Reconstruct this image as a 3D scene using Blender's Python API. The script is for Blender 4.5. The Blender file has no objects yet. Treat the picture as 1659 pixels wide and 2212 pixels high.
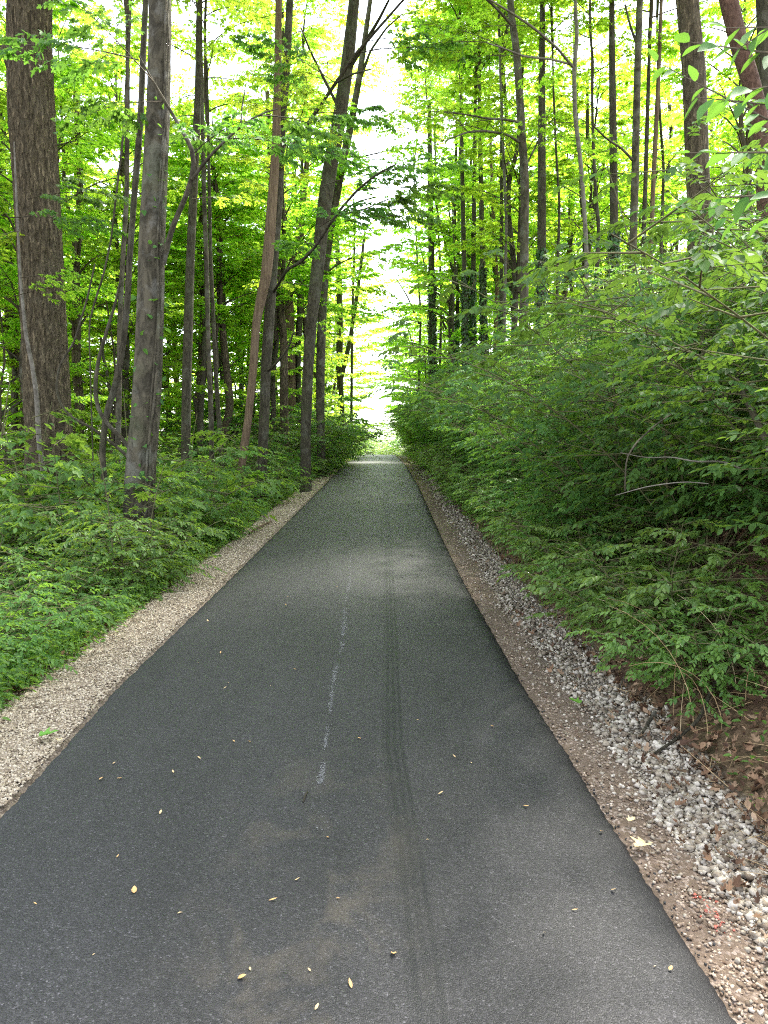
import bpy, math, random
import numpy as np
from mathutils import Vector, Matrix, noise as mnoise

# ------------------------------------------------------------------ camera, sky, sun, exposure
SC = bpy.context.scene
COL = SC.collection
FPX, CU, CV, HORV = 1661.0, 829.5, 1106.0, 971.0      # focal length / centre / horizon row, in 1659 x 2212 units
CAMZ = 1.62
PITCH = math.atan((CV - HORV) / FPX)
cam_d = bpy.data.cameras.new('camera')
cam = bpy.data.objects.new('camera', cam_d); COL.objects.link(cam)
cam_d.sensor_fit = 'VERTICAL'; cam_d.sensor_height = 34.62; cam_d.sensor_width = 25.97; cam_d.lens = 26.0
cam_d.clip_start = 0.05; cam_d.clip_end = 1500
cam.location = (0, 0, CAMZ); cam.rotation_euler = (math.radians(90) - PITCH, 0, 0)
SC.camera = cam

SUN_EL, SUN_AZ = math.radians(58), math.radians(38)     # azimuth from +Y towards +X
W = bpy.data.worlds.new("World"); SC.world = W; W.use_nodes = True
nt = W.node_tree; nt.nodes.clear()
sky = nt.nodes.new('ShaderNodeTexSky'); sky.sky_type = 'NISHITA'; sky.sun_disc = False
sky.sun_elevation = SUN_EL; sky.sun_rotation = SUN_AZ; sky.dust_density = 1.5; sky.air_density = 1.0
hs = nt.nodes.new('ShaderNodeHueSaturation'); hs.inputs['Saturation'].default_value = 0.38
bg = nt.nodes.new('ShaderNodeBackground'); bg.inputs['Strength'].default_value = 0.15
wo = nt.nodes.new('ShaderNodeOutputWorld')
nt.links.new(sky.outputs[0], hs.inputs['Color']); nt.links.new(hs.outputs[0], bg.inputs['Color']); nt.links.new(bg.outputs[0], wo.inputs[0])
sun_d = bpy.data.lights.new('sun', 'SUN'); sun_d.energy = 4.6; sun_d.angle = math.radians(9); sun_d.color = (1, .95, .86)
sun = bpy.data.objects.new('sun', sun_d); COL.objects.link(sun)
sv = Vector((math.sin(SUN_AZ) * math.cos(SUN_EL), math.cos(SUN_AZ) * math.cos(SUN_EL), math.sin(SUN_EL)))
sun.rotation_euler = sv.to_track_quat('Z', 'Y').to_euler()
SC.view_settings.view_transform = 'Standard'; SC.view_settings.look = 'None'
SC.view_settings.exposure = 2.72; SC.view_settings.gamma = 1
SC.view_settings.use_curve_mapping = False
cy = SC.cycles
cy.max_bounces = 12; cy.diffuse_bounces = 10; cy.glossy_bounces = 2; cy.transmission_bounces = 10; cy.transparent_max_bounces = 4
cy.caustics_reflective = False; cy.caustics_refractive = False; cy.sample_clamp_indirect = 6
cy.use_adaptive_sampling = True; cy.adaptive_threshold = 0.008; cy.use_denoising = False; cy.filter_width = 1.1

R = np.random.default_rng(11)
rnd = random.Random(5)
GOLD = 2.39996

# ------------------------------------------------------------------ lie of the land
_py = np.array([-10, 0, 3.43, 8.74, 15.7, 22.2, 35, 48.7, 57, 66, 80, 110, 200, 700.])
_pz = np.array([-.24, -.06, 0, .15, .40, .63, .98, 1.215, 1.25, 1.12, .35, -2.5, -12, -60.])
_fy = np.arange(-12, 700, .25)
_fz = np.interp(_fy, _py, _pz)
for _ in range(3):
    k = 21; _fz = np.convolve(np.pad(_fz, k // 2, mode='edge'), np.ones(k) / k, mode='valid')
def zroad(y): return np.interp(y, _fy, _fz)
def fbm(x, y, s, seed=0):
    x = np.asarray(x, float) / s + seed * 7.3; y = np.asarray(y, float) / s - seed * 3.1
    return (np.sin(x * 1.7 + 1.3 * np.sin(y * 1.1)) + np.sin(y * 2.1 + 1.7 * np.sin(x * .9 + 2)) + .5 * np.sin(x * 4.1 + y * 3.3) + .5 * np.sin(y * 5.3 - x * 2.9)) / 3
def xleft(y): return np.interp(y, [0, 3.4, 5, 8.7, 16, 22, 35, 50, 80], [-1.72, -1.735, -1.805, -1.79, -1.76, -1.74, -1.8, -1.9, -2.4])
def xright(y): return np.interp(y, [0, 2.1, 3.0, 4.1, 5.2, 6.7, 8.7, 12, 16, 22, 35, 50, 80], [1.05, 1.045, 1.022, .995, .955, .94, .917, .925, .95, 1.0, .98, .84, .4])
_ld = np.array([0, .3, .55, .8, 1.6, 3, 6, 12, 30, 80, 400.]); _lz = np.array([-.015, -.03, -.05, -.13, -.5, -.95, -1.35, -1.6, -1.5, -.5, 0])
_rd = np.array([0, .12, .3, .5, .68, .95, 1.8, 3.6, 6, 10, 25, 80, 400.]); _rz = np.array([-.045, -.06, -.085, -.10, -.06, .08, .62, 1.7, 2.5, 3.1, 3.8, 4.4, 5])
def H(x, y):
    x = np.asarray(x, float); y = np.asarray(y, float)
    dl = xleft(y) - x; dr = x - xright(y)
    z = zroad(y) - .05
    z = np.where(dl > 0, zroad(y) + np.interp(dl, _ld, _lz), z)
    z = np.where(dr > 0, zroad(y) + np.interp(dr, _rd, _rz), z)
    off = np.maximum(dl, dr)
    amp = np.interp(off, [0, .5, 1.5, 4, 20], [.003, .012, .05, .12, .35])
    z = z + np.where(off > 0, amp * fbm(x, y, 1.5) * np.interp(off, [0, .4], [0, 1]), 0)
    fadeb = np.interp(y, [56, 75], [0, 1])
    return z
def Hf(x, y): return float(H(x, y))
def ray(u, v):
    a = (u - CU) / FPX; b = (CV - v) / FPX
    return np.array([a, math.cos(PITCH) + b * math.sin(PITCH), -math.sin(PITCH) + b * math.cos(PITCH)])
def at(u, v, Y):
    d = ray(u, v); t = Y / d[1]; return np.array([0, 0, CAMZ]) + d * t
def ground_at(u, v):
    d = ray(u, v); t = .8
    while t < 120:
        p = np.array([0, 0, CAMZ]) + d * t
        if p[2] <= Hf(p[0], p[1]) + .05: return p
        t += .01 + t * .002
    return p

# ------------------------------------------------------------------ mesh building
class Geo:
    def __init__(s): s.V = []; s.L = []; s.T = []; s.M = []; s.A = []; s.n = 0
    def add(s, V, loops, tot, mat=0, a=None):
        V = np.asarray(V, np.float32).reshape(-1, 3); loops = np.asarray(loops, np.int64).ravel()
        tot = np.asarray(tot, np.int64).ravel()
        s.V.append(V); s.L.append(loops + s.n); s.T.append(tot); s.M.append(np.full(len(tot), mat, np.int32) if np.isscalar(mat) else mat)
        s.A.append(np.full(len(V), .5, np.float32) if a is None else np.broadcast_to(np.asarray(a, np.float32), (len(V),)).copy()); s.n += len(V)
    def mesh(s, name, mats, smooth=False, attrs=None):
        me = bpy.data.meshes.new(name)
        V = np.concatenate(s.V); L = np.concatenate(s.L); T = np.concatenate(s.T); M = np.concatenate(s.M); A = np.concatenate(s.A)
        me.vertices.add(len(V)); me.vertices.foreach_set('co', V.ravel())
        me.loops.add(len(L)); me.loops.foreach_set('vertex_index', L.astype(np.int32))
        me.polygons.add(len(T)); me.polygons.foreach_set('loop_start', np.concatenate([[0], np.cumsum(T)[:-1]]).astype(np.int32))
        me.polygons.foreach_set('loop_total', T.astype(np.int32))
        for m in mats: me.materials.append(m)
        me.polygons.foreach_set('material_index', M)
        if smooth is not False:
            sm = np.isin(M, smooth) if not isinstance(smooth, bool) else np.ones(len(T), bool)
            me.polygons.foreach_set('use_smooth', sm)
        at_ = me.attributes.new('rnd', 'FLOAT', 'POINT'); at_.data.foreach_set('value', A)
        if attrs:
            for k, val in attrs.items():
                q = me.attributes.new(k, 'FLOAT', 'POINT'); q.data.foreach_set('value', np.asarray(val, np.float32))
        me.update(calc_edges=True); me.validate(clean_customdata=False)
        return me

def unit(a): return a / np.maximum(np.linalg.norm(a, axis=-1, keepdims=True), 1e-9)
def grid_faces(nr, nc, wrap=False):
    i = np.arange(nr - 1)[:, None]; j = np.arange(nc if wrap else nc - 1)[None, :]
    j2 = (j + 1) % nc
    f = np.stack([i * nc + j, i * nc + j2, (i + 1) * nc + j2, (i + 1) * nc + j], -1).reshape(-1, 4)
    return f
def tube(g, pts, rad, sides=10, mat=0, disp=None, a=None, step=None):
    pts = np.asarray(pts, float); rad = np.asarray(rad, float)
    if step:
        seg = np.linalg.norm(np.diff(pts, axis=0), axis=1); s = np.concatenate([[0], np.cumsum(seg)])
        n = max(3, int(s[-1] / step)); q = np.linspace(0, s[-1], n)
        # smooth through the points
        P = np.stack([np.interp(q, s, pts[:, k]) for k in range(3)], 1); rr = np.interp(q, s, rad)
        w = max(1, int(.25 * s[-1] / max(len(pts) - 1, 1) / step)) * 2 + 1
        if w > 1 and w < n:
            ker = np.hanning(w + 2)[1:-1]; ker /= ker.sum()
            for k in range(3): 
                e0 = 2 * P[0, k] - P[1:w // 2 + 1, k][::-1]; e1 = 2 * P[-1, k] - P[-w // 2:-1, k][::-1]
                arr = np.concatenate([e0, P[:, k], e1]); cv = np.convolve(arr, ker, mode='valid')
                if len(cv) == n: P[:, k] = cv
        pts, rad = P, rr
    t = unit(np.gradient(pts, axis=0))
    ref = np.array([0, 1, 0.]) if abs(t[0][1]) < .8 else np.array([1, 0, 0.])
    u = unit(np.cross(t, ref)); w = np.cross(t, u)
    th = np.arange(sides) / sides * 2 * math.pi
    rr = rad[:, None] * np.ones((1, sides))
    if disp is not None:
        rr = rr * disp(pts, th, rad)
    V = pts[:, None] + (u[:, None] * np.cos(th)[None, :, None] + w[:, None] * np.sin(th)[None, :, None]) * rr[..., None]
    f = grid_faces(len(pts), sides, True)
    g.add(V.reshape(-1, 3), f, np.full(len(f), 4), mat, a)
    return pts, rad
def segs(g, A, B, ra, rb, mat=0, sides=3, a=.5):
    A = np.asarray(A, float); B = np.asarray(B, float)
    if len(A) == 0: return
    ra = np.asarray(ra, float); rb = np.asarray(rb, float)
    t = unit(B - A); ref = np.where(np.abs(t[:, 2:3]) < .9, np.array([[0, 0, 1.]]), np.array([[1., 0, 0]]))
    u = unit(np.cross(t, ref)); w = np.cross(t, u)
    th = np.arange(sides) / sides * 2 * math.pi
    ring = u[:, None] * np.cos(th)[None, :, None] + w[:, None] * np.sin(th)[None, :, None]
    V = np.concatenate([A[:, None] + ring * ra[:, None, None], B[:, None] + ring * rb[:, None, None]], 1)
    j = np.arange(sides); j2 = (j + 1) % sides
    f = np.stack([j, j2, j2 + sides, j + sides], -1)
    F = (np.arange(len(A)) * 2 * sides)[:, None, None] + f[None]
    g.add(V.reshape(-1, 3), F, np.full(len(A) * sides, 4), mat, a)

# leaf outlines: vertices (x, y along the leaf), two halves folded on the midrib
def _tmpl(side):
    m = [(0, 0)] + side + [(0, 1)]
    V = [(x, y) for x, y in m] + [(-x, y) for x, y in side]
    n = len(side)
    f1 = list(range(n + 2)); f2 = [0, n + 1] + [n + 2 + k for k in range(n)][::-1]
    return np.array(V, float), [f1, f2]
MAPLE = _tmpl([(.14, -.06), (.40, .02), (.27, .2), (.56, .5), (.3, .47), (.17, .56), (.2, .78)])
MAPLE_LO = _tmpl([(.38, .0), (.22, .22), (.5, .5), (.17, .52)])
OVAL = _tmpl([(.17, .2), (.27, .5), (.16, .82)])
OVAL_LO = _tmpl([(.25, .3), (.2, .72)])
LANCE = _tmpl([(.12, .2), (.16, .45), (.1, .75)])
TEAR = _tmpl([(.3, .1), (.38, .45), (.2, .8)])
def leaves(g, P, D, N, S, tm, mat=1, fold=.25, droop=.15, a=None):
    P = np.asarray(P, float); n = len(P)
    if n == 0: return
    D = unit(np.asarray(D, float)); X = unit(np.cross(D, np.asarray(N, float))); N = np.cross(X, D)
    S = np.asarray(S, float) * np.ones(n)
    V2, faces = tm
    wx = V2[:, 0]; wy = V2[:, 1]; wz = fold * np.abs(wx) - droop * wy * wy
    V = P[:, None] + (X[:, None] * wx[None, :, None] + D[:, None] * wy[None, :, None] + N[:, None] * wz[None, :, None]) * S[:, None, None]
    nv = len(V2); base = (np.arange(n) * nv)[:, None]
    loops = np.concatenate([base + np.array(f)[None] for f in faces], 1)
    tot = np.tile([len(f) for f in faces], n)
    if a is None: a = R.random(n)
    g.add(V.reshape(-1, 3), loops, tot, mat, np.repeat(a, nv))

# ------------------------------------------------------------------ materials
def newmat(name):
    m = bpy.data.materials.new(name); m.use_nodes = True; nt = m.node_tree; nt.nodes.clear()
    return m, nt
class NB:
    def __init__(s, nt): s.nt = nt
    def n(s, t, **kw):
        o = s.nt.nodes.new(t)
        for k, v in kw.items():
            if k in o.inputs: 
                o.inputs[k].default_value = v
            else: setattr(o, k, v)
        return o
    def l(s, a, b): s.nt.links.new(a, b)
    def ramp(s, fac, stops, interp='LINEAR'):
        r = s.nt.nodes.new('ShaderNodeValToRGB'); r.color_ramp.interpolation = interp
        el = r.color_ramp.elements
        while len(el) < len(stops): el.new(.5)
        for e, (p, c) in zip(el, stops):
            e.position = p; e.color = (c, c, c, 1) if np.isscalar(c) else (*c, 1)
        s.l(fac, r.inputs[0]); return r.outputs[0]
    def mix(s, fac, a, b, mode='MIX'):
        m = s.nt.nodes.new('ShaderNodeMix'); m.data_type = 'RGBA'; m.blend_type = mode
        for sock, val in ((m.inputs[0], fac), (m.inputs[6], a), (m.inputs[7], b)):
            if hasattr(val, 'is_output'): s.l(val, sock)
            elif np.isscalar(val): sock.default_value = val
            else: sock.default_value = (*val, 1)
        return m.outputs[2]
    def math(s, op, a, b=None, clamp=False):
        m = s.nt.nodes.new('ShaderNodeMath'); m.operation = op; m.use_clamp = clamp
        for i, val in enumerate((a, b)):
            if val is None: continue
            if hasattr(val, 'is_output'): s.l(val, m.inputs[i])
            else: m.inputs[i].default_value = val
        return m.outputs[0]
    def coord(s, scale=(1, 1, 1), kind='Object'):
        tc = s.n('ShaderNodeTexCoord'); mp = s.n('ShaderNodeMapping'); mp.inputs['Scale'].default_value = scale
        s.l(tc.outputs[kind], mp.inputs[0]); return mp.outputs[0]
    def noise(s, vec, scale, detail=3, rough=.55, dist=0):
        t = s.n('ShaderNodeTexNoise'); t.inputs['Scale'].default_value = scale; t.inputs['Detail'].default_value = detail
        t.inputs['Roughness'].default_value = rough; t.inputs['Distortion'].default_value = dist
        if vec is not None: s.l(vec, t.inputs['Vector'])
        return t.outputs['Fac']
    def voro(s, vec, scale, feature='F1', out='Distance'):
        t = s.n('ShaderNodeTexVoronoi', feature=feature); t.inputs['Scale'].default_value = scale
        s.l(vec, t.inputs['Vector']); return t.outputs[out]
    def attr(s, name, out='Fac'):
        a = s.n('ShaderNodeAttribute'); a.attribute_name = name; return a.outputs[out]
    def bump(s, h, strength, dist):
        b = s.n('ShaderNodeBump'); b.inputs['Strength'].default_value = strength; b.inputs['Distance'].default_value = dist
        s.l(h, b.inputs['Height']); return b.outputs[0]
    def finish(s, col, rough=.8, bump=None, spec=.5):
        p = s.n('ShaderNodeBsdfPrincipled'); o = s.n('ShaderNodeOutputMaterial')
        for key, val in (('Base Color', col), ('Roughness', rough), ('Specular IOR Level', spec)):
            if hasattr(val, 'is_output'): s.l(val, p.inputs[key])
            elif np.isscalar(val): p.inputs[key].default_value = val
            else: p.inputs[key].default_value = (*val, 1)
        if bump is not None: s.l(bump, p.inputs['Normal'])
        s.l(p.outputs[0], o.inputs[0]); return p

def leafmat(name, dark, light, trans, tfac=.45, rough=.5, spec=.35):
    m, nt = newmat(name); b = NB(nt)
    r = b.attr('rnd'); oi = b.n('ShaderNodeObjectInfo')
    c = b.mix(r, dark, light)
    t = b.mix(r, tuple(x * .75 for x in trans), trans)
    hsv = b.n('ShaderNodeHueSaturation'); b.l(c, hsv.inputs['Color'])
    hue = b.math('ADD', b.math('MULTIPLY', oi.outputs['Random'], .03), .485)
    val = b.math('ADD', b.math('MULTIPLY', oi.outputs['Random'], .35), .85)
    b.l(hue, hsv.inputs['Hue']); b.l(val, hsv.inputs['Value'])
    hs2 = b.n('ShaderNodeHueSaturation'); b.l(t, hs2.inputs['Color']); b.l(hue, hs2.inputs['Hue']); b.l(val, hs2.inputs['Value'])
    p = b.n('ShaderNodeBsdfPrincipled'); p.inputs['Roughness'].default_value = rough; p.inputs['Specular IOR Level'].default_value = spec
    b.l(hsv.outputs[0], p.inputs['Base Color'])
    tr = b.n('ShaderNodeBsdfTranslucent'); b.l(hs2.outputs[0], tr.inputs[0])
    mx = b.n('ShaderNodeMixShader'); mx.inputs[0].default_value = tfac
    b.l(p.outputs[0], mx.inputs[1]); b.l(tr.outputs[0], mx.inputs[2])
    o = b.n('ShaderNodeOutputMaterial'); b.l(mx.outputs[0], o.inputs[0]); return m
M = {}
M['leaf_maple'] = leafmat('maple_leaf', (.06, .13, .012), (.15, .27, .03), (.58, .84, .065), .6)
M['leaf_yellow'] = leafmat('yellow_green_leaf', (.07, .15, .012), (.17, .30, .022), (.52, .82, .05), .62)
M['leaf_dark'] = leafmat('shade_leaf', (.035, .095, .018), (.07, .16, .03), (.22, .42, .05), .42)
M['leaf_bush'] = leafmat('bush_leaf', (.028, .08, .018), (.075, .17, .036), (.24, .44, .05), .36, .62, .2)
M['leaf_fine'] = leafmat('privet_leaf', (.06, .13, .025), (.14, .24, .05), (.32, .48, .07), .4, .45, .5)
M['leaf_herb'] = leafmat('herb_leaf', (.04, .11, .02), (.10, .21, .035), (.34, .56, .06), .42)
M['leaf_ivy'] = leafmat('ivy_leaf', (.02, .055, .015), (.05, .11, .03), (.12, .22, .03), .2, .35, .5)

def barkmat(name, dark, light, patch, scale=(22, 22, 4.5), bs=.9, bd=.02, patchamt=.5, moss=0.0, sharp=(.35, .62)):
    m, nt = newmat(name); b = NB(nt)
    v = b.coord(scale); v1 = b.coord((1, 1, 1))
    n1 = b.noise(v, 1.0, 5, .62, .6); n2 = b.noise(v1, 3.2, 4, .6); n3 = b.noise(v1, 60, 3)
    f = b.ramp(n1, [(sharp[0], 0.0), (sharp[1], 1.0)])
    c = b.mix(f, dark, light)
    c = b.mix(b.math('MULTIPLY', b.ramp(n2, [(.52, 0.), (.62, 1.)]), patchamt), c, patch)
    if moss: c = b.mix(b.math('MULTIPLY', b.ramp(b.noise(v1, 1.6, 4), [(.5, 0.), (.66, 1.)]), moss), c, (.06, .09, .03))
    c = b.mix(.35, c, b.mix(n3, tuple(x * .5 for x in dark), light), 'MIX')
    h = b.math('ADD', f, b.math('MULTIPLY', n3, .3))
    b.finish(c, .9, b.bump(h, bs, bd), .2); return m
M['bark_furrow'] = barkmat('furrowed_bark', (.014, .011, .006), (.21, .165, .10), (.17, .15, .105), (24, 24, 6), 1, .06, .3)
M['bark_gray'] = barkmat('gray_bark', (.022, .019, .013), (.105, .09, .062), (.22, .21, .185), (9, 9, 4), .8, .02, .55, .35, (.38, .58))
M['bark_dark'] = barkmat('dark_bark', (.018, .0155, .010), (.095, .082, .055), (.16, .15, .125), (24, 24, 6), .9, .02, .5, .3)
M['bark_tan'] = barkmat('bare_wood', (.06, .038, .022), (.20, .14, .09), (.15, .115, .08), (34, 34, 3), .8, .012, .3)
M['bark_red'] = barkmat('reddish_bark', (.04, .02, .013), (.14, .08, .055), (.17, .12, .09), (30, 30, 14), .8, .015, .3)
M['bark_pale'] = barkmat('pale_bark', (.06, .052, .04), (.19, .17, .14), (.25, .24, .21), (14, 14, 12), .4, .006, .4)
M['twig'] = barkmat('twig_bark', (.035, .028, .018), (.10, .08, .055), (.12, .10, .07), (20, 20, 8), .2, .003, .2)
M['stem'] = barkmat('green_stem', (.05, .06, .025), (.14, .13, .06), (.2, .17, .1), (20, 20, 8), .2, .003, .3)

def asphalt():
    m, nt = newmat('asphalt'); b = NB(nt)
    v = b.coord()
    tc = b.n('ShaderNodeTexCoord'); sep = b.n('ShaderNodeSeparateXYZ'); b.l(tc.outputs['Object'], sep.inputs[0])
    x, y = sep.outputs[0], sep.outputs[1]
    cell = b.voro(v, 190, out='Color'); sp = b.n('ShaderNodeSeparateColor'); b.l(cell, sp.inputs[0])
    c = b.ramp(sp.outputs[0], [(0, .009), (.5, .017), (.85, .026), (.97, .04), (1, .08)])
    cd = b.voro(v, 190)
    big = b.noise(b.coord((1, .35, 1)), 2.2, 5, .6)
    c = b.mix(1.0, c, b.ramp(big, [(.3, .72), (.7, 1.25)]), 'MULTIPLY')
    c = b.mix(.5, c, b.mix(1.0, c, b.ramp(b.noise(v, 55, 2), [(.3, .55), (.7, 1.5)]), 'MULTIPLY'))
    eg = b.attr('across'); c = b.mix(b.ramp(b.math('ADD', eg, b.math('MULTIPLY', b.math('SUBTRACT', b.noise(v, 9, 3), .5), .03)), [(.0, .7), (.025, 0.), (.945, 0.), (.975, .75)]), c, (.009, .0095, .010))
    c = b.mix(1.0, c, (1.06, 1.0, 1.06), 'MULTIPLY')
    # tyre tracks: a band of fine lines that runs up the path and wobbles
    wob = b.math('MULTIPLY', b.math('SUBTRACT', b.noise(b.coord((0, .35, 0)), 1.0, 1), .5), .06)
    nearb = b.math('MULTIPLY', b.math('MAXIMUM', b.math('SUBTRACT', 4.0, y), 0.0), .04)
    xx = b.math('SUBTRACT', b.math('SUBTRACT', b.math('ADD', x, wob), .055), nearb)
    band = b.ramp(b.math('ADD', b.math('MULTIPLY', xx, 5.0), .5), [(.18, 0.), (.26, 1.), (.74, 1.), (.82, 0.)])
    lines = b.ramp(b.math('ADD', b.math('MULTIPLY', b.math('SINE', b.math('MULTIPLY', xx, 170)), .5), .5), [(.25, .4), (.5, 1.)])
    fade = b.ramp(b.math('MULTIPLY', y, .1), [(.14, .35), (.24, .9), (.4, 1.)])
    tm = b.math('MULTIPLY', b.math('MULTIPLY', band, lines), b.math('MULTIPLY', fade, b.ramp(b.noise(b.coord((3, .6, 1)), 2, 3), [(.3, .45), (.55, 1.)])))
    c = b.mix(b.math('MULTIPLY', tm, 1.0), c, (.006, .0065, .007))
    # dusty stains on the near part
    dn = b.noise(b.coord((1, .8, 1)), 3.3, 5, .65, .6)
    near = b.ramp(b.math('MULTIPLY', y, .1), [(.12, 0.), (.2, 1.), (.3, 1.), (.42, 0.)])
    cx = b.ramp(b.math('ADD', b.math('MULTIPLY', x, .5), .5), [(.1, 0.), (.3, 1.), (.47, 1.), (.6, 0.)])
    dm = b.math('MULTIPLY', b.math('MULTIPLY', near, cx), b.ramp(dn, [(.5, 0.), (.68, 1.)]))
    c = b.mix(b.math('MULTIPLY', dm, .4), c, (.10, .08, .055))
    fine = b.noise(v, 14, 4); 
    c = b.mix(b.math('MULTIPLY', b.ramp(fine, [(.62, 0.), (.72, 1.)]), .10), c, (.09, .09, .088))
    h = b.math('ADD', b.math('MULTIPLY', cd, -1.0), b.math('MULTIPLY', b.noise(v, 260, 2), .5))
    h = b.math('SUBTRACT', h, b.math('MULTIPLY', tm, .4))
    b.finish(c, b.ramp(b.noise(v, 90, 2), [(.3, .5), (.7, .72)]), b.bump(h, .55, .005), .42); return m
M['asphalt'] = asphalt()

def groundmat():
    m, nt = newmat('forest_ground'); b = NB(nt)
    v = b.coord(); dl = b.attr('dl'); dr = b.attr('dr')
    n1 = b.noise(v, 4, 5, .6); n2 = b.noise(v, 26, 4, .6)
    wl = b.math('ADD', dl, b.math('MULTIPLY', b.math('SUBTRACT', n1, .5), .35))
    wr = b.math('ADD', dr, b.math('MULTIPLY', b.math('SUBTRACT', n1, .5), .25))
    # soil and litter
    soil = b.mix(b.ramp(n2, [(.35, 0.), (.65, 1.)]), (.045, .03, .018), (.14, .09, .055))
    lit = b.voro(v, 17, out='Color'); spl = b.n('ShaderNodeSeparateColor'); b.l(lit, spl.inputs[0])
    soil = b.mix(.5, soil, b.ramp(spl.outputs[0], [(0, (.04, .022, .012)), (.5, (.12, .07, .04)), (1, (.26, .17, .10))]))
    soil = b.mix(b.math('MULTIPLY', b.ramp(b.noise(v, 1.3, 4), [(.5, 0.), (.66, 1.)]), .35), soil, (.045, .065, .015))
    # pale crushed stone
    vc = b.voro(v, 75, out='Color'); sc = b.n('ShaderNodeSeparateColor'); b.l(vc, sc.inputs[0])
    stone = b.ramp(sc.outputs[0], [(0, (0.112, 0.086, 0.061)), (0.5, (0.21, 0.166, 0.122)), (0.85, (0.3, 0.245, 0.184)), (1, (0.39, 0.331, 0.258))])
    stone = b.mix(b.ramp(n2, [(.4, 0.), (.75, .55)]), stone, (.18, .138, .10))
    # brown dirt with small pinkish stones
    dirt = b.mix(b.ramp(sc.outputs[1], [(.55, 0.), (.75, 1.)]), (.125, .090, .064), b.ramp(sc.outputs[2], [(0, (.17, .12, .09)), (1, (.38, .31, .26))]))
    dirt = b.mix(b.ramp(b.noise(b.coord((2, .7, 1)), 3.5, 4), [(.35, 0.), (.65, .75)]), dirt, (.135, .097, .07))
    grav = b.mix(b.ramp(sc.outputs[0], [(.3, 0.), (.9, 1.)]), (.07, .052, .038), (.24, .21, .18))
    c = b.mix(b.ramp(wl, [(.52, 1.), (.68, 0.)]), soil, stone)
    isr = b.math('GREATER_THAN', dr, -1.0)
    cr = b.mix(b.ramp(wr, [(.26, 0.), (.36, 1.)]), dirt, grav)
    cr = b.mix(b.ramp(wr, [(.64, 0.), (.74, 1.)]), cr, soil)
    c = b.mix(isr, c, cr)
    cd = b.voro(v, 75)
    h = b.math('ADD', b.math('MULTIPLY', cd, -.8), b.math('MULTIPLY', n2, .8))
    b.finish(c, .95, b.bump(h, .8, .012), .25); return m
M['ground'] = groundmat()

def simplemat(name, cols, rough=.8, scale=30, spec=.3, bs=.3, tfac=0):
    m, nt = newmat(name); b = NB(nt)
    r = b.attr('rnd'); st = [(i / (len(cols) - 1), c) for i, c in enumerate(cols)]
    c = b.ramp(r, st); nn = b.noise(b.coord(), scale, 4)
    c = b.mix(1., c, b.ramp(nn, [(.3, .7), (.7, 1.25)]), 'MULTIPLY')
    p = b.finish(c, rough, b.bump(nn, bs, .004), spec); return m
M['stone_gray'] = simplemat('gray_crushed_stone', [(0.132, 0.093, 0.063), (0.234, 0.188, 0.139), (0.305, 0.254, 0.193), (0.356, 0.309, 0.247), (0.426, 0.374, 0.31), (0.59, 0.526, 0.444)], .85, 60)
M['stone_tan'] = simplemat('tan_crushed_stone', [(0.179, 0.134, 0.092), (0.304, 0.242, 0.166), (0.384, 0.32, 0.23), (0.438, 0.371, 0.277), (0.517, 0.45, 0.349)], .9, 60)
M['stone_pink'] = simplemat('pinkish_stone', [(0.126, 0.077, 0.049), (0.23, 0.165, 0.114), (0.347, 0.264, 0.195), (0.5, 0.41, 0.318)], .9, 60)
M['asphalt_crumb'] = simplemat('asphalt_crumb', [(.02, .02, .02), (.05, .05, .05)], .7, 80)
M['dead_leaf'] = simplemat('dead_leaf', [(0.045, 0.022, 0.013), (0.098, 0.05, 0.028), (0.165, 0.09, 0.049), (0.225, 0.137, 0.081), (0.315, 0.216, 0.14)], .75, 25)
M['tan_scrap'] = simplemat('tan_leaf_scrap', [(.42, .22, .08), (.60, .38, .16), (.66, .5, .28), (.55, .48, .2)], .7, 25)
M['green_leaf'] = leafmat('fresh_leaf', (.10, .26, .03), (.18, .36, .05), (.3, .5, .06), .25)
M['dry_stem'] = simplemat('dry_stem', [(.22, .14, .07), (.42, .30, .16), (.5, .4, .26)], .8, 20)
M['white_scuff'] = simplemat('white_scuff', [(.09, .09, .09), (.24, .24, .24)], .9, 60)
M['orange_paint'] = simplemat('orange_paint', [(.40, .09, .055), (.52, .2, .15)], .7, 40)

# ------------------------------------------------------------------ object helpers
def tag(o, label, cat, group=None, kind=None):
    if label: o['label'] = label
    if cat: o['category'] = cat
    if group: o['group'] = group
    if kind: o['kind'] = kind
    return o
def link(name, me, parent=None, loc=(0, 0, 0), rz=0, sc=1):
    o = bpy.data.objects.new(name, me); COL.objects.link(o); o.location = loc; o.rotation_euler = (0, 0, rz)
    o.scale = (sc, sc, sc) if np.isscalar(sc) else sc
    if parent: o.parent = parent
    return o
def empty(name, loc, label, cat, group=None, rz=0, sc=1):
    o = link(name, None, None, loc, rz, sc); o.empty_display_size = .2
    return tag(o, label, cat, group)
def structure(name, me, parent=None, kind='structure'):
    o = link(name, me, parent)
    if not parent: o['kind'] = kind
    return o

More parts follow.
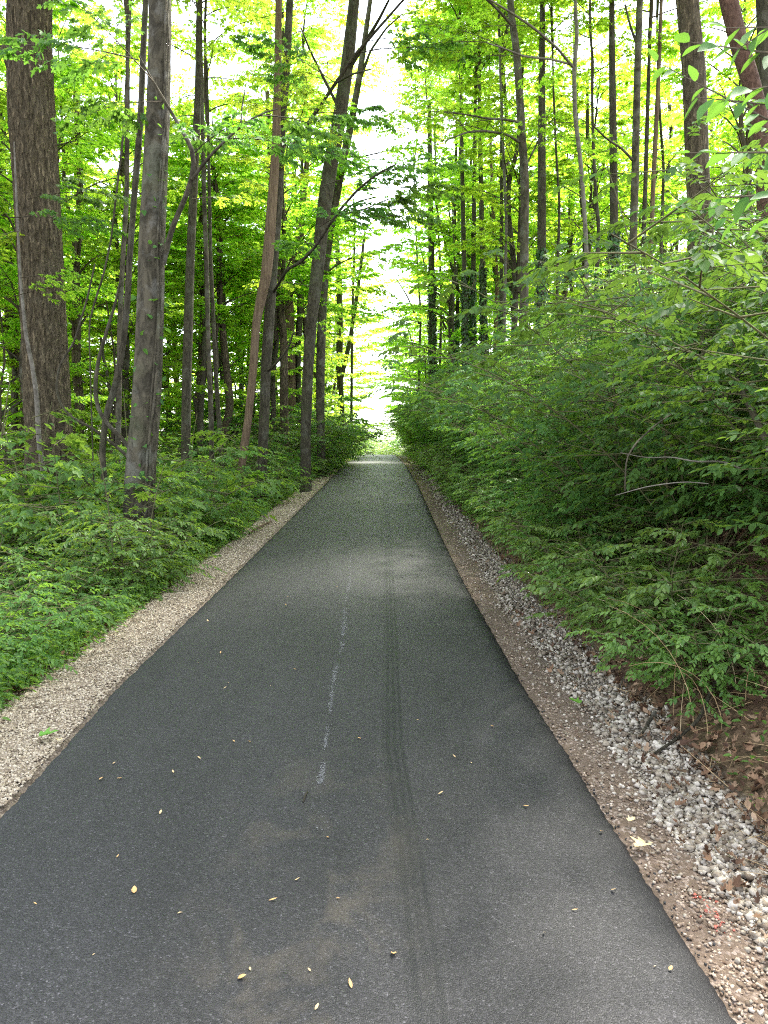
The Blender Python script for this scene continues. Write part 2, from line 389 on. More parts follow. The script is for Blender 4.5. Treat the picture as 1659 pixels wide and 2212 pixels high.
# ------------------------------------------------------------------ ground and path
ys = np.concatenate([np.arange(-6, .8, .4), np.arange(.8, 12, .06), np.arange(12, 30, .2), np.arange(30, 90, .6), np.geomspace(90, 600, 40)])
dls = np.concatenate([np.geomspace(400, 8, 26), np.arange(7.5, 1.2, -.3), np.arange(1.2, -.01, -.06)])
drs = np.concatenate([np.arange(0, 1.5, .06), np.arange(1.5, 8, .25), np.geomspace(8, 400, 26)])
Y = ys[:, None]
XL = xleft(Y) - dls[None]; XR = xright(Y) + drs[None]; XM = xleft(Y) + (xright(Y) - xleft(Y)) * np.array([[.25, .5, .75]])
X = np.concatenate([XL, XM, XR], 1); YY = np.broadcast_to(Y, X.shape)
Z = H(X, YY)
near = (np.maximum(xleft(YY) - X, X - xright(YY)) > .02) & (YY < 14)
jit = (R.random(X.shape) - .5) * .012
Z = Z + np.where(near, jit, 0)
g = Geo(); V = np.stack([X, YY, Z], -1).reshape(-1, 3); f = grid_faces(*X.shape); g.add(V, f, np.full(len(f), 4))
structure('ground', g.mesh('ground', [M['ground']], True, {'dl': (xleft(YY) - X).ravel(), 'dr': (X - xright(YY)).ravel()}))

py = np.concatenate([np.arange(-6, .6, .3), np.arange(.6, 9, .02), np.arange(9, 30, .08), np.arange(30, 110, .5)])
def rag(y, s): return .007 * (fbm(y, y * .37, .09, s) + .8 * fbm(y, y * .7, 3.5, s + 1)) + .010 * (R.random(len(y)) - .5)
le = xleft(py) + rag(py, 1); re = xright(py) + rag(py, 3)
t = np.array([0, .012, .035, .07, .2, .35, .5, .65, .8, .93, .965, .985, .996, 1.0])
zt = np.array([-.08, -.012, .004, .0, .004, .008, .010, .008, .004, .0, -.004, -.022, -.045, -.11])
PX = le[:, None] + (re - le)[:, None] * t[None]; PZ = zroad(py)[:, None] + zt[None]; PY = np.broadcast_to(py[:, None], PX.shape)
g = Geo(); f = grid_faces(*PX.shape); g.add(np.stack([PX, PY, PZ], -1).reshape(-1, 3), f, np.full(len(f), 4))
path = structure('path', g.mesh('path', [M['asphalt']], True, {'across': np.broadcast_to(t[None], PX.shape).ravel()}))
def ztop(x, y): return zroad(y) + .009 * (1 - ((x - (xleft(y) + xright(y)) / 2) / 1.36) ** 2)

# white scuffed flecks that run up the path
g = Geo()
def flecks(line, n, spread, size):
    pts = [ground_at(u, v) for u, v in line]; pts = np.array(pts)
    for _ in range(n):
        k = rnd.uniform(0, len(pts) - 1.001); i = int(k); p = pts[i] + (pts[i + 1] - pts[i]) * (k - i)
        # clustered along the line
        if math.sin(p[1] * 11) + math.sin(p[1] * 3.7 + 2) + rnd.uniform(-.9, .9) < -.45: continue
        s = size * rnd.uniform(.4, 1.3) * (1 if p[1] < 9 else 1 + (p[1] - 9) * .07); c = p[:2] + np.array([rnd.gauss(0, spread), rnd.gauss(0, spread)])
        m = 6; th = np.sort(R.random(m)) * 6.28; rr = s * (.35 + R.random(m)); 
        vx = c[0] + rr * np.cos(th) * .8; vy = c[1] + rr * np.sin(th) * 1.6
        g.add(np.stack([vx, vy, ztop(vx, vy) + .0035], 1), list(range(m)), [m], 0, rnd.random())
flecks([(824, 992), (822, 1005), (800, 1070), (770, 1130), (757, 1190), (755, 1260), (745, 1320), (740, 1400)], 2300, .011, .0075)
flecks([(740, 1400), (722, 1460), (715, 1520), (706, 1590), (700, 1650), (692, 1700)], 1700, .008, .0042)
flecks([(836, 1130), (850, 1230), (865, 1310), (880, 1400)], 260, .04, .006)
flecks([(680, 1640), (700, 1760), (712, 1800)], 40, .03, .004)
link('scuff_marks', g.mesh('scuff_marks', [M['white_scuff']]), path)

# ------------------------------------------------------------------ stones
def ico():
    import bmesh
    bm = bmesh.new(); bmesh.ops.create_icosphere(bm, subdivisions=1, radius=1)
    V = np.array([v.co[:] for v in bm.verts]); F = np.array([[v.index for v in f.verts] for f in bm.faces]); bm.free(); return V, F
ICV, ICF = ico()
BXV = np.array([[x, y_, z] for x in (-.62, .62) for y_ in (-.62, .62) for z in (-.62, .62)]); BXF = np.array([[0, 1, 3, 2], [4, 6, 7, 5], [0, 4, 5, 1], [2, 3, 7, 6], [0, 2, 6, 4], [1, 5, 7, 3]])
def stones(g, x, y, s, mat=0, lift=.25, a=None):
    n = len(x)
    q = R.normal(size=(n, 3, 3)); Q, _ = np.linalg.qr(q)
    sc = s[:, None] * (np.array([1, .85, .72])[None] * (1 + .35 * (R.random((n, 3)) - .5)))
    V = (BXV[None] + .62 * (R.random((n, 8, 3)) - .5)) * sc[:, None, :]
    V = np.einsum('nij,nkj->nki', Q, V)
    V[..., 2] *= .8
    V[..., 0] += x[:, None]; V[..., 1] += y[:, None]; V[..., 2] += (H(x, y) + s * lift)[:, None]
    F = (np.arange(n) * 8)[:, None, None] + BXF[None]
    g.add(V.reshape(-1, 3), F, np.full(n * 6, 4), mat, np.repeat(R.random(n) if a is None else a, 8))
def samp_y(n, y0, y1, p=1.6):      # denser close by
    t = R.random(n)
    if abs(p - 1) < 1e-3: return y0 * (y1 / y0) ** t
    a, b_ = y0 ** (1 - p), y1 ** (1 - p); return (a + (b_ - a) * t) ** (1 / (1 - p))
g = Geo()
n = 21000; y = samp_y(n, 1.2, 45, 1.85); w = R.beta(1.6, 1.5, n)
d = .24 + .46 * w + .06 * fbm(y, y, .8, 4) + .05 * fbm(y, y * .3, .3, 5)
s = np.interp(y, [1, 8, 20, 45], [.0115, .0135, .02, .032]) * np.clip(R.lognormal(-.1, .42, n), .3, 2.2)
lump = .03 * np.exp(-((d - .5) / .12) ** 2)
stones(g, xright(y) + d, y, s, 0, .45)
n = 900; y = samp_y(n, 1.2, 20, 1.7); d = R.uniform(.05, .35, n)
stones(g, xright(y) + d, y, R.uniform(.007, .016, n), 0, .3)
tag(link('gravel', g.mesh('coarse_gravel', [M['stone_gray']])), 'loose light grey crushed stone in the ditch right of the path', 'gravel', None, 'stuff')
g = Geo()
n = 10000; y = samp_y(n, 1.2, 22, 1.8); d = R.uniform(0.0, .42, n); kp = fbm(xright(y) + d, y, .35, 6) + fbm(d, y, .12, 2) * .5 + R.normal(0, .5, n) > -.15; y, d = y[kp], d[kp]; n = len(y) 
stones(g, xright(y) + d, y, np.interp(y, [1, 8, 22], [.006, .008, .014]) * R.uniform(.5, 1.6, n), 0, .25)
tag(link('gravel', g.mesh('pink_grit', [M['stone_pink']])), 'small pinkish grit in brown dirt along the right edge of the asphalt', 'gravel', None, 'stuff')
g = Geo()
n = 34000; y = samp_y(n, 2.2, 50, 1.7); d = R.uniform(0.0, .60, n) * (1 + .12 * fbm(y, y, .9, 2))
s = np.interp(y, [1, 6, 12, 50], [.008, .0105, .015, .04]) * R.uniform(.5, 1.5, n)
s = s * .82; stones(g, xleft(y) - d, y, s, 0, .3)
n = 3000; y = samp_y(n, 2.2, 30, 1.6); d = .5 + R.exponential(.1, n)
stones(g, xleft(y) - d, y, R.uniform(.008, .02, n), 0, .3)
tag(link('gravel', g.mesh('tan_gravel', [M['stone_tan']])), 'pale tan crushed stone shoulder along the left edge of the asphalt', 'gravel', None, 'stuff')
g = Geo()
n = 420; y = samp_y(n, 1.2, 14, 1.7); side = R.random(n) < .5
x = np.where(side, xleft(y) - R.exponential(.03, n), xright(y) + R.exponential(.03, n))
stones(g, x, y, R.uniform(.003, .009, n), 0, .2)
tag(link('asphalt_crumbs', g.mesh('asphalt_crumbs', [M['asphalt_crumb']])), 'black asphalt crumbs spilled along the edges of the path', 'debris', None, 'stuff')
# sprayed orange mark on the grit
g = Geo(); p0 = ground_at(1497, 1905); p1 = ground_at(1560, 1990); n = 40; tt = R.random(n)
x = p0[0] + (p1[0] - p0[0]) * tt + R.normal(0, .02, n) + .03; y = p0[1] + (p1[1] - p0[1]) * tt + R.normal(0, .014, n)
x = np.maximum(x, xright(y) + .012)
stones(g, x, y, R.uniform(.004, .009, n), 0, .3)
tag(link('painted_pebbles', g.mesh('painted_pebbles', [M['orange_paint']])), 'streak of pebbles sprayed orange beside the right asphalt edge', 'paint mark', None, 'stuff')

# ------------------------------------------------------------------ leaf litter, herbs
def onground(n, side, y0, y1, d0, d1, p=1.5, dp=1.0):
    y = samp_y(n, y0, y1, p); d = d0 + (d1 - d0) * R.random(n) ** dp
    x = xright(y) + d if side > 0 else xleft(y) - d
    return x, y
g = Geo()
x, y = onground(15000, 1, 1.6, 45, .62, 3.2, 1.75, 1.3); n = len(x)
th = R.random(n) * 6.28
Nn = np.stack([R.normal(0, .5, n), R.normal(0, .5, n), np.ones(n)], 1); D = np.stack([np.cos(th), np.sin(th), R.normal(0, .22, n)], 1)
P = np.stack([x, y, H(x, y) + R.uniform(.005, .05, n)], 1)
h = n // 2
sz = R.uniform(.018, .05, n) * np.interp(y, [4, 20], [1, 1.5])
for q, (tm_, fo, dr_) in enumerate([(MAPLE, .6, -.6), (MAPLE, -.5, .9), (TEAR, 1.4, -.9), (MAPLE, 1.2, -1.3), (OVAL, .8, .8), (MAPLE, .2, -.2)]):
    w_ = np.arange(n) % 6 == q; leaves(g, P[w_], D[w_], Nn[w_], sz[w_] * (1 if tm_ is MAPLE else .8), tm_, 0, fo, dr_)
x, y = onground(500, 1, 1.6, 30, .25, .7, 1.7); n = len(x); th = R.random(n) * 6.28
leaves(g, np.stack([x, y, H(x, y) + .03], 1), np.stack([np.cos(th), np.sin(th), R.normal(0, .3, n)], 1), np.stack([R.normal(0, .4, n), R.normal(0, .4, n), np.ones(n)], 1), R.uniform(.018, .045, n), MAPLE, 0, .9, -.9)
x, y = onground(2500, -1, 4, 45, .6, 6, 1.2); n = len(x); th = R.random(n) * 6.28
leaves(g, np.stack([x, y, H(x, y) + .03], 1), np.stack([np.cos(th), np.sin(th), R.normal(0, .3, n)], 1), np.stack([R.normal(0, .4, n), R.normal(0, .4, n), np.ones(n)], 1), R.uniform(.05, .1, n), TEAR, 0, .8, -.6)
tag(link('leaf_litter', g.mesh('leaf_litter', [M['dead_leaf']])), 'brown curled dead leaves covering the foot of the bank', 'leaf litter', None, 'stuff')

g = Geo()     # thin twigs and dry stems in the litter
n = 1300; x, y = onground(n, 1, 1.8, 16, .6, 2.6, 1.6); th = R.random(n) * 6.28; L = R.uniform(.06, .3, n)
A = np.stack([x, y, H(x, y) + R.uniform(.01, .06, n)], 1); B = A + np.stack([np.cos(th) * L, np.sin(th) * L, R.normal(.02, .05, n)], 1)
segs(g, A, B, R.uniform(.001, .003, n), R.uniform(.0005, .001, n), 0, 3, .5)
tag(link('twig_litter', g.mesh('twig_litter', [M['dry_stem']])), 'thin dry twigs scattered in the leaf litter under the bushes', 'twigs', None, 'stuff')

def herbs(g, x, y, hmin, hmax, size, tm, mat=0, stemm=None, per=7):
    n = len(x); z = H(x, y); hh = R.uniform(hmin, hmax, n)
    for k in range(per):
        th = R.random(n) * 6.28; r = R.uniform(.02, .22, n) * hh / hmax * 1.0
        P = np.stack([x + np.cos(th) * r, y + np.sin(th) * r, z + hh * R.uniform(.45, 1.0, n)], 1)
        D = np.stack([np.cos(th), np.sin(th), R.normal(0, .3, n)], 1)
        leaves(g, P, D, np.stack([R.normal(0, .35, n), R.normal(0, .35, n), np.ones(n)], 1), size * R.uniform(.6, 1.3, n), tm, mat, .25, .25)
g = Geo()
x, y = onground(3600, -1, 3.5, 70, .62, 14, 1.1, 1.4); herbs(g, x, y, .08, .45, .075, OVAL_LO)
x, y = onground(3200, -1, 10, 90, 4, 34, 1.0, 1.0); herbs(g, x, y, .2, .8, .15, MAPLE_LO, 1)
x, y = onground(1400, -1, 4, 60, .55, 1.3, 1.2); herbs(g, x, y, .05, .22, .05, OVAL_LO)
tag(link('ground_cover', g.mesh('ground_cover', [M['leaf_herb'], M['leaf_yellow']])), 'low bright green herbs carpeting the woods left of the path', 'ground cover', None, 'stuff')
g = Geo()
x, y = onground(350, 1, 3, 14, .7, 2.2, 1.4); herbs(g, x, y, .05, .25, .04, OVAL_LO, per=5)
x, y = onground(1600, 1, 14, 70, .62, 1.6, 1.1); herbs(g, x, y, .08, .5, .08, OVAL_LO)
x, y = onground(3500, 1, 12, 90, 4, 34, 1.0); herbs(g, x, y, .2, .9, .16, MAPLE_LO)
tag(link('ground_cover', g.mesh('ground_cover', [M['leaf_herb']])), 'low green herbs growing on the bank right of the path', 'ground cover', None, 'stuff')
# grass fringes
g = Geo()
def grass(g, x, y, hmin, hmax, mat=0):
    n = len(x); th = R.random(n) * 6.28; hh = R.uniform(hmin, hmax, n); lean = R.uniform(.1, .6, n) * hh
    z = H(x, y) - .01; d = np.stack([np.cos(th), np.sin(th)], 1)
    p = np.stack([-d[:, 1], d[:, 0]], 1) * np.interp(y, [2, 20, 60], [.0015, .005, .012])[:, None]
    base = np.stack([x, y], 1)
    m = base + d * (lean * .35)[:, None]; e = base + d * lean[:, None]
    V = np.stack([np.c_[base - p, z], np.c_[base + p, z], np.c_[m + p * .8, z + hh * .6], np.c_[m - p * .8, z + hh * .6], np.c_[e, z + hh]], 1)
    F = (np.arange(n) * 5)[:, None] + np.array([0, 1, 2, 3, 3, 2, 4])[None]
    g.add(V.reshape(-1, 3), F, np.tile([4, 3], n), mat, np.repeat(R.random(n), 5))
x, y = onground(3800, -1, 5, 60, .55, 1.5, 1.2); grass(g, x, y, .06, .3)
x, y = onground(1500, 1, 6, 60, .62, 1.1, 1.1); grass(g, x, y, .06, .35)
tag(link('grass', g.mesh('grass', [M['leaf_herb']])), 'short green grass blades fringing the gravel shoulders', 'grass', None, 'stuff')

# ------------------------------------------------------------------ plant builders (shared meshes)
def rot_z(v, a):
    c, s = np.cos(a), np.sin(a); return np.stack([v[..., 0] * c - v[..., 1] * s, v[..., 0] * s + v[..., 1] * c, v[..., 2]], -1)
class Twigs:
    def __init__(s): s.A = []; s.B = []; s.ra = []; s.rb = []; s.P = []; s.D = []; s.S = []; s.N = []
    def seg(s, a, b, ra, rb): s.A.append(a); s.B.append(b); s.ra.append(ra); s.rb.append(rb)
    def line(s, pts, r0, r1):
        n = len(pts) - 1
        for i in range(n):
            s.seg(pts[i], pts[i + 1], r0 + (r1 - r0) * i / n, r0 + (r1 - r0) * (i + 1) / n)
    def twig(s, a, d, L, nl, size, r=.003, spread=.9, njit=.6, sag=.12, up=None):
        b = a + d * L + np.array([0, 0, -sag * L]); s.seg(a, b, r, r * .4)
        t = (np.arange(nl) + .5 + R.uniform(-.3, .3, nl)) / nl; t = .12 + .88 * t; t[-1] = 1
        P = a + (b - a) * t[:, None]; P[:, 2] += sag * L * .5 * np.sin(t * 3.14)
        sg = np.where(np.arange(nl) % 2 == 0, 1, -1.) * spread * R.uniform(.6, 1.2, nl); sg[-1] = 0
        D = rot_z(np.broadcast_to(d, (nl, 3)), sg); D = D + np.stack([np.zeros(nl), np.zeros(nl), R.normal(-.35, .3, nl)], 1)
        N = R.normal(0, njit, (nl, 3)) + np.array([0, 0, 1.])
        if up is not None: N = N + up
        s.P.append(P); s.D.append(D); s.N.append(N); s.S.append(size * R.uniform(.7, 1.25, nl))
    def build(s, g, tm, wood=0, leaf=1, sides=3, fold=.25, droop=.2):
        if s.A: segs(g, np.array(s.A), np.array(s.B), np.array(s.ra), np.array(s.rb), wood, sides)
        leaves(g, np.concatenate(s.P), np.concatenate(s.D), np.concatenate(s.N), np.concatenate(s.S), tm, leaf, fold, droop)
def dirv(az, el): return np.array([math.cos(az) * math.cos(el), math.sin(az) * math.cos(el), math.sin(el)])
def limb_pts(a, az, el0, el1, L, n=6, wob=.15):
    pts = [a]; 
    for i in range(n):
        t = i / (n - 1); el = el0 + (el1 - el0) * t; az += rnd.uniform(-wob, wob)
        pts.append(pts[-1] + dirv(az, el) * (L / n))
    return pts, az

def make_crown(name, Hc, Rc, nl, leafm, size=.1, stem_r=.07, tm=MAPLE_LO, low=.15, el=(.9, .1), tw=(.40, 6, 9), wood='twig', gap=.28):
    g = Geo(); T = Twigs(); n = 8
    c = [np.zeros(3)]
    for i in range(n): c.append(c[-1] + np.array([rnd.gauss(0, .09), rnd.gauss(0, .09), Hc * .95 / n]))
    tube(g, c, np.linspace(stem_r, .012, n + 1), 7, 0)
    carr = np.array(c)
    for k in range(nl):
        t = low * .2 + (1 - low * .2) * (k + rnd.random()) / nl; z = Hc * .95 * t
        i = min(n - 1, int(t * n)); a = carr[i] + (carr[i + 1] - carr[i]) * (t * n - i)
        env = (math.sin(math.pi * min(1, .18 + .80 * t))) ** .6
        L = Rc * env * rnd.uniform(.6, 1.12); az = k * GOLD + rnd.uniform(-.4, .4)
        pts, az2 = limb_pts(a, az, el[0] * rnd.uniform(.6, 1.2), el[1], L, 6)
        T.line(pts, max(.008, stem_r * .45 * (1 - t * .6)), .005); pa = np.array(pts)
        ns = max(3, int(L / gap))
        for j in range(ns):
            q = .22 + .78 * (j + rnd.random() * .5) / ns; ii = min(5, int(q * 6)); b0 = pa[ii] + (pa[ii + 1] - pa[ii]) * (q * 6 - ii)
            sgn = 1 if j % 2 else -1; az3 = az2 + sgn * rnd.uniform(.5, 1.1)
            L2 = (.35 + .35 * L * (1 - q)) * rnd.uniform(.6, 1.2); d2 = dirv(az3, rnd.uniform(-.1, .35)); e = b0 + d2 * L2
            T.seg(b0, e, .007, .003)
            for m in range(tw[1]):
                qq = .25 + .75 * (m + .5) / tw[1]; s2 = 1 if m % 2 else -1
                az4 = az3 + (s2 * rnd.uniform(.4, 1.0) if m < tw[1] - 1 else 0)
                T.twig(b0 + d2 * L2 * qq, dirv(az4, rnd.uniform(-.2, .25)), tw[0] * rnd.uniform(.6, 1.2), tw[2], size, .0025)
        T.twig(pa[-1], dirv(az2, 0), tw[0], tw[2], size)
    T.build(g, tm)
    return g.mesh(name, [M[wood], M[leafm]], [0])

def make_spray(name, L, leafm, size, tm=MAPLE, wood='twig', nsec=8, flat=.25):
    g = Geo(); T = Twigs(); pts, az = limb_pts(np.zeros(3), 0, .25, -.1, L, 6, .08); T.line(pts, .012, .003); pa = np.array(pts)
    for j in range(nsec):
        q = .15 + .85 * (j + .5) / nsec; ii = min(5, int(q * 6)); b0 = pa[ii] + (pa[ii + 1] - pa[ii]) * (q * 6 - ii)
        sgn = 1 if j % 2 else -1; az3 = sgn * rnd.uniform(.5, 1.0); L2 = L * .45 * (1.15 - q) * rnd.uniform(.7, 1.2)
        d2 = dirv(az3, rnd.uniform(-flat, flat)); T.seg(b0, b0 + d2 * L2, .005, .002)
        m = max(2, int(L2 / .13))
        for k in range(m):
            s2 = 1 if k % 2 else -1
            T.twig(b0 + d2 * L2 * (.25 + .75 * (k + .5) / m), dirv(az3 + s2 * rnd.uniform(.3, .9), rnd.uniform(-flat, flat)), .22 * rnd.uniform(.6, 1.2), 6, size, .002)
    T.twig(pa[-1], dirv(az, -.1), .3, 7, size)
    T.build(g, tm); return g.mesh(name, [M[wood], M[leafm]])

def make_shrub(name, Hh, Rr, leafm, size, nst=9, tm=OVAL, dens=1.0, twl=.38, nlf=13, stemm='stem', shoots=0, wood='twig'):
    """stems and foliage of one shrub as two meshes"""
    gs = Geo(); gf = Geo(); T = Twigs(); S = Twigs()
    for k in range(nst):
        az = k * GOLD + rnd.uniform(-.3, .3); out = math.sqrt((k + .5) / nst); L = Hh * rnd.uniform(.8, 1.15)
        a = np.array([math.cos(az) * .12 * out, math.sin(az) * .12 * out, -.05])
        pts, az2 = limb_pts(a, az, 1.45 - .55 * out * rnd.uniform(.7, 1.2), 1.2 - .95 * out, L * (1 + .15 * out), 8, .1)
        S.line(pts, .0095, .003); pa = np.array(pts)
        ns = int(15 * dens)
        for j in range(ns):
            q = .12 + .88 * (j + rnd.random()) / ns; ii = min(7, int(q * 8)); b0 = pa[ii] + (pa[ii + 1] - pa[ii]) * (q * 8 - ii)
            az3 = az2 + j * GOLD; L2 = Rr * .55 * rnd.uniform(.5, 1.1) * (1.15 - .7 * q); d2 = dirv(az3, rnd.uniform(-.05, .45)); e = b0 + d2 * L2
            S.seg(b0, e, .005, .002)
            m = max(2, int(L2 / .16))
            for i in range(m):
                qq = .25 + .75 * (i + .5) / m; s2 = 1 if i % 2 else -1; az4 = az3 + (s2 * rnd.uniform(.3, .9) if i < m - 1 else 0)
                T.twig(b0 + d2 * L2 * qq, dirv(az4, rnd.uniform(-.15, .2)), twl * rnd.uniform(.55, 1.15), nlf, size, .0018, .8, .3, .18)
    for k in range(shoots):
        az = rnd.uniform(0, 6.28); pts, az2 = limb_pts(np.array([math.cos(az) * .3, math.sin(az) * .3, .3]), az, 1.5, 1.25, Hh * rnd.uniform(1.0, 1.25), 8, .1); S.line(pts, .011, .004); pa = np.array(pts)
        for j in range(9):
            b0 = pa[4 + j // 3]; d2 = dirv(az + j * GOLD, .3); T.seg(b0, b0 + d2 * .3, .004, .002); T.twig(b0 + d2 * .12, d2, twl, nlf // 2, size * 1.1, .0018, .8, .3, .15)
    segs(gs, np.array(S.A), np.array(S.B), np.array(S.ra), np.array(S.rb), 0, 4)
    T.build(gf, tm)
    ms = gs.mesh(name + '_stems', [M[stemm]], True); mf = gf.mesh(name + '_foliage', [M['twig'], M[leafm]])
    return ms, mf

def wavy_trunk(name, Ht, r0, r1, bark, sides=12, wob=.12, fork=None):
    g = Geo(); n = 10; c = [np.array([0, 0, -.4])]
    for i in range(n): c.append(c[-1] + np.array([rnd.gauss(0, wob), rnd.gauss(0, wob), (Ht + .4) / n]))
    rad = np.linspace(r0, r1, n + 1); rad[0] *= 1.3
    tube(g, c, rad, sides, 0, step=.4)
    top = c[-1]
    if fork:
        i = int(n * fork); pts, _ = limb_pts(c[i], rnd.uniform(0, 6.28), 1.15, 1.35, Ht * (1 - fork) * .9, 6, .1)
        tube(g, pts, np.linspace(rad[i] * .7, .03, 7), 8, 0, step=.4)
    for k in range(5):
        i = rnd.randrange(int(n * .45), n); pts, _ = limb_pts(c[i], rnd.uniform(0, 6.28), .7, .2, rnd.uniform(.8, 2.5), 5, .2)
        tube(g, pts, np.linspace(.03, .006, 6), 5, 0)
    return g.mesh(name, [M[bark]], True), top

# crowns for trees
CROWN = {
 'tall': [make_crown('tall_crown', 9, 3.4, 30, 'leaf_maple', .115, .09) for _ in range(2)],
 'tally': [make_crown('sunny_crown', 9, 3.2, 30, 'leaf_yellow', .115, .09) for _ in range(2)],
 'under': [make_crown('understory_crown', 6.5, 2.6, 22, 'leaf_maple', .10, .05, el=(.6, .0), tw=(.4, 5, 8)) for _ in range(2)],
 'undery': [make_crown('sunny_understory_crown', 6.5, 2.6, 22, 'leaf_yellow', .10, .05, el=(.6, .0), tw=(.4, 5, 8)) for _ in range(2)],
 'airy': [make_crown('airy_crown', 7, 2.4, 16, 'leaf_yellow', .12, .05, el=(.9, .3), tw=(.3, 3, 6), gap=.4)],
}
SPRAY = {
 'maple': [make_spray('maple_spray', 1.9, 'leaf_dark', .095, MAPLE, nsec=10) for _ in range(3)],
 'bright': [make_spray('bright_spray', 1.7, 'leaf_maple', .085, MAPLE, nsec=9) for _ in range(2)],
 'yellow': [make_spray('yellow_spray', 2.0, 'leaf_yellow', .09, MAPLE_LO, nsec=10) for _ in range(2)],
}
SHRUB = {
 'bush': [make_shrub('bush', 2.4, 1.5, 'leaf_bush', .057, 14, dens=1.35, nlf=17, shoots=k) for k in range(3)] + [make_shrub('bush', 2.3, 1.45, 'leaf_fine', .052, 12, TEAR, 1.15, .3, 14, shoots=2), make_shrub('bush', 2.5, 1.5, 'leaf_herb', .085, 10, MAPLE_LO, 1.0, .36, 10, shoots=2)],
 'fine': [make_shrub('fine', 1.05, 1.0, 'leaf_fine', .05, 12, OVAL, 1.0, .26, 14, 'stem') for _ in range(2)],
 'left': [make_shrub('left', 1.5, 1.25, 'leaf_herb', .058, 11, OVAL, 1.15, shoots=2), make_shrub('left', 1.6, 1.2, 'leaf_herb', .09, 9, MAPLE, .7, .36, 9, shoots=1)],
 'wood': [make_shrub('wood', 1.6, 1.3, 'leaf_yellow', .085, 9, MAPLE_LO, .8, .36, 10), make_shrub('wood', 1.5, 1.3, 'leaf_yellow', .07, 9, OVAL, .8)],
 'leftdark': [make_shrub('leftdark', 1.5, 1.25, 'leaf_bush', .054, 11, OVAL, 1.1) for _ in range(1)],
}
TR = {
 'tall': [wavy_trunk('tall_trunk', 13, .15, .06, 'bark_dark'), wavy_trunk('tall_trunk', 13, .13, .055, 'bark_gray', fork=.45), wavy_trunk('tall_trunk', 13, .17, .07, 'bark_furrow')],
 'thin': [wavy_trunk('thin_trunk', 5, .055, .035, 'bark_dark', 8, .1), wavy_trunk('thin_trunk', 5, .05, .03, 'bark_gray', 8, .1), wavy_trunk('thin_trunk', 5, .06, .035, 'bark_dark', 8, .08)],
}
def plant_tree(name, x, y, kind, ci, ti, label, group, sc=1, rz=None, cz=0):
    """trunk from a shared mesh, crown set on its upper part"""
    z = Hf(x, y); rz = rnd.uniform(0, 6.28) if rz is None else rz
    e = empty(name, (x, y, z), label, 'tree', group, rz, sc)
    tk, cr, base = {'tall': ('tall', 'tall', 5.5), 'tally': ('tall', 'tally', 5.0), 'under': ('thin', 'under', .9), 'undery': ('thin', 'undery', .9), 'airy': ('thin', 'airy', 3)}[kind]
    me, top = TR[tk][ti % len(TR[tk])]; cm = CROWN[cr][ci % len(CROWN[cr])]
    link('trunk', me, e)
    link('crown', cm, e, (top[0] * .6, top[1] * .6, base + cz), rnd.uniform(0, 6.28))
    return e
def plant_shrub(name, x, y, kind, i, label, group, sc=1, rz=None, szz=1):
    e = empty(name, (x, y, Hf(x, y)), label, 'shrub', group, rnd.uniform(0, 6.28) if rz is None else rz, (sc, sc, sc * szz))
    ms, mf = SHRUB[kind][i % len(SHRUB[kind])]; link('stems', ms, e); link('foliage', mf, e); return e

# ------------------------------------------------------------------ right bank shrubs
def uv_of(x, y, z):
    dz = z - CAMZ; c, s = math.cos(PITCH), math.sin(PITCH); f_ = y * c - dz * s; up = y * s + dz * c
    return CU + FPX * x / f_, CV - FPX * up / f_
y = 3.9
while y < 62:
    for d, kk in ((1.75, 0), (3.2, 1), (4.9, 2)):
        if kk == 2 and y > 40: continue
        if y + kk * .45 < (3.9, 5.6, 7.0)[kk]: continue
        yy = y + rnd.uniform(-.3, .4) + kk * .45; dd = d + rnd.uniform(-.25, .3) + (.25 if y < 6 and kk == 0 else 0)
        x = float(xright(yy)) + dd
        lab = ['dense green bush leaning over the ditch at the foot of the right bank', 'tall leafy bush halfway up the right bank behind the front row', 'leafy bush high on the right bank below the tree trunks'][kk]
        plant_shrub('bush', x, yy, 'bush', rnd.choice([0, 1, 2, 0, 1, 2, 3] if yy < 15 else [0, 1, 2, 0, 1, 3, 4] if kk < 2 else [0, 2, 3, 4, 4] if yy > 13 else [0, 1, 2]), lab, ['front row bushes on the right bank', 'middle row bushes on the right bank', 'upper bushes on the right bank'][kk], rnd.uniform(.85, 1.12) * (1.12 if kk == 2 else 1) * (1.08 if y > 25 else 1))
    y += 1.25 if y < 20 else 1.6
y = 4.6
while y < 34:
    x = float(xright(y)) + 1.0 + rnd.uniform(-.08, .2)
    plant_shrub('low_shrub', x, y, 'fine', rnd.randrange(2), 'low fine leaved shrub with reddish twigs overhanging the grey gravel', 'low shrubs along the gravel ditch', rnd.uniform(.7, 1.05))
    y += rnd.uniform(.7, 1.1)
# ------------------------------------------------------------------ left shrubs
y = 4.4
while y < 60:
    for d, kk in ((1.15, 0), (2.4, 1), (4.0, 2)):
        if kk == 0 and 8.6 < y < 11.0: continue
        if 12 < y < 24 and kk == 0 and rnd.random() < .5: continue
        yy = y + rnd.uniform(-.4, .4) + kk * .3; dd = d + rnd.uniform(-.15, .35); s_ = rnd.uniform(.8, 1.15)
        s_ *= (.8 if y < 26 else .95) if kk == 0 else (1.22 if y < 9 else 1.5)
        if y > 26: s_ *= 1.5 if kk else 1.75
        x = float(xleft(yy)) - dd
        kind = 'leftdark' if rnd.random() < (.6 if y < 14 else .3) else 'left'
        plant_shrub('shrub', x, yy, kind, rnd.randrange(2) if yy > 10 else 0, ['small green shrub at the edge of the left gravel shoulder', 'leafy green shrub among the trunks left of the path', 'leafy shrub deeper in the woods left of the path'][kk], ['shrubs along the left shoulder', 'second row shrubs on the left', 'deeper shrubs on the left'][kk], s_)
    y += 1.3 if y < 14 else 1.9

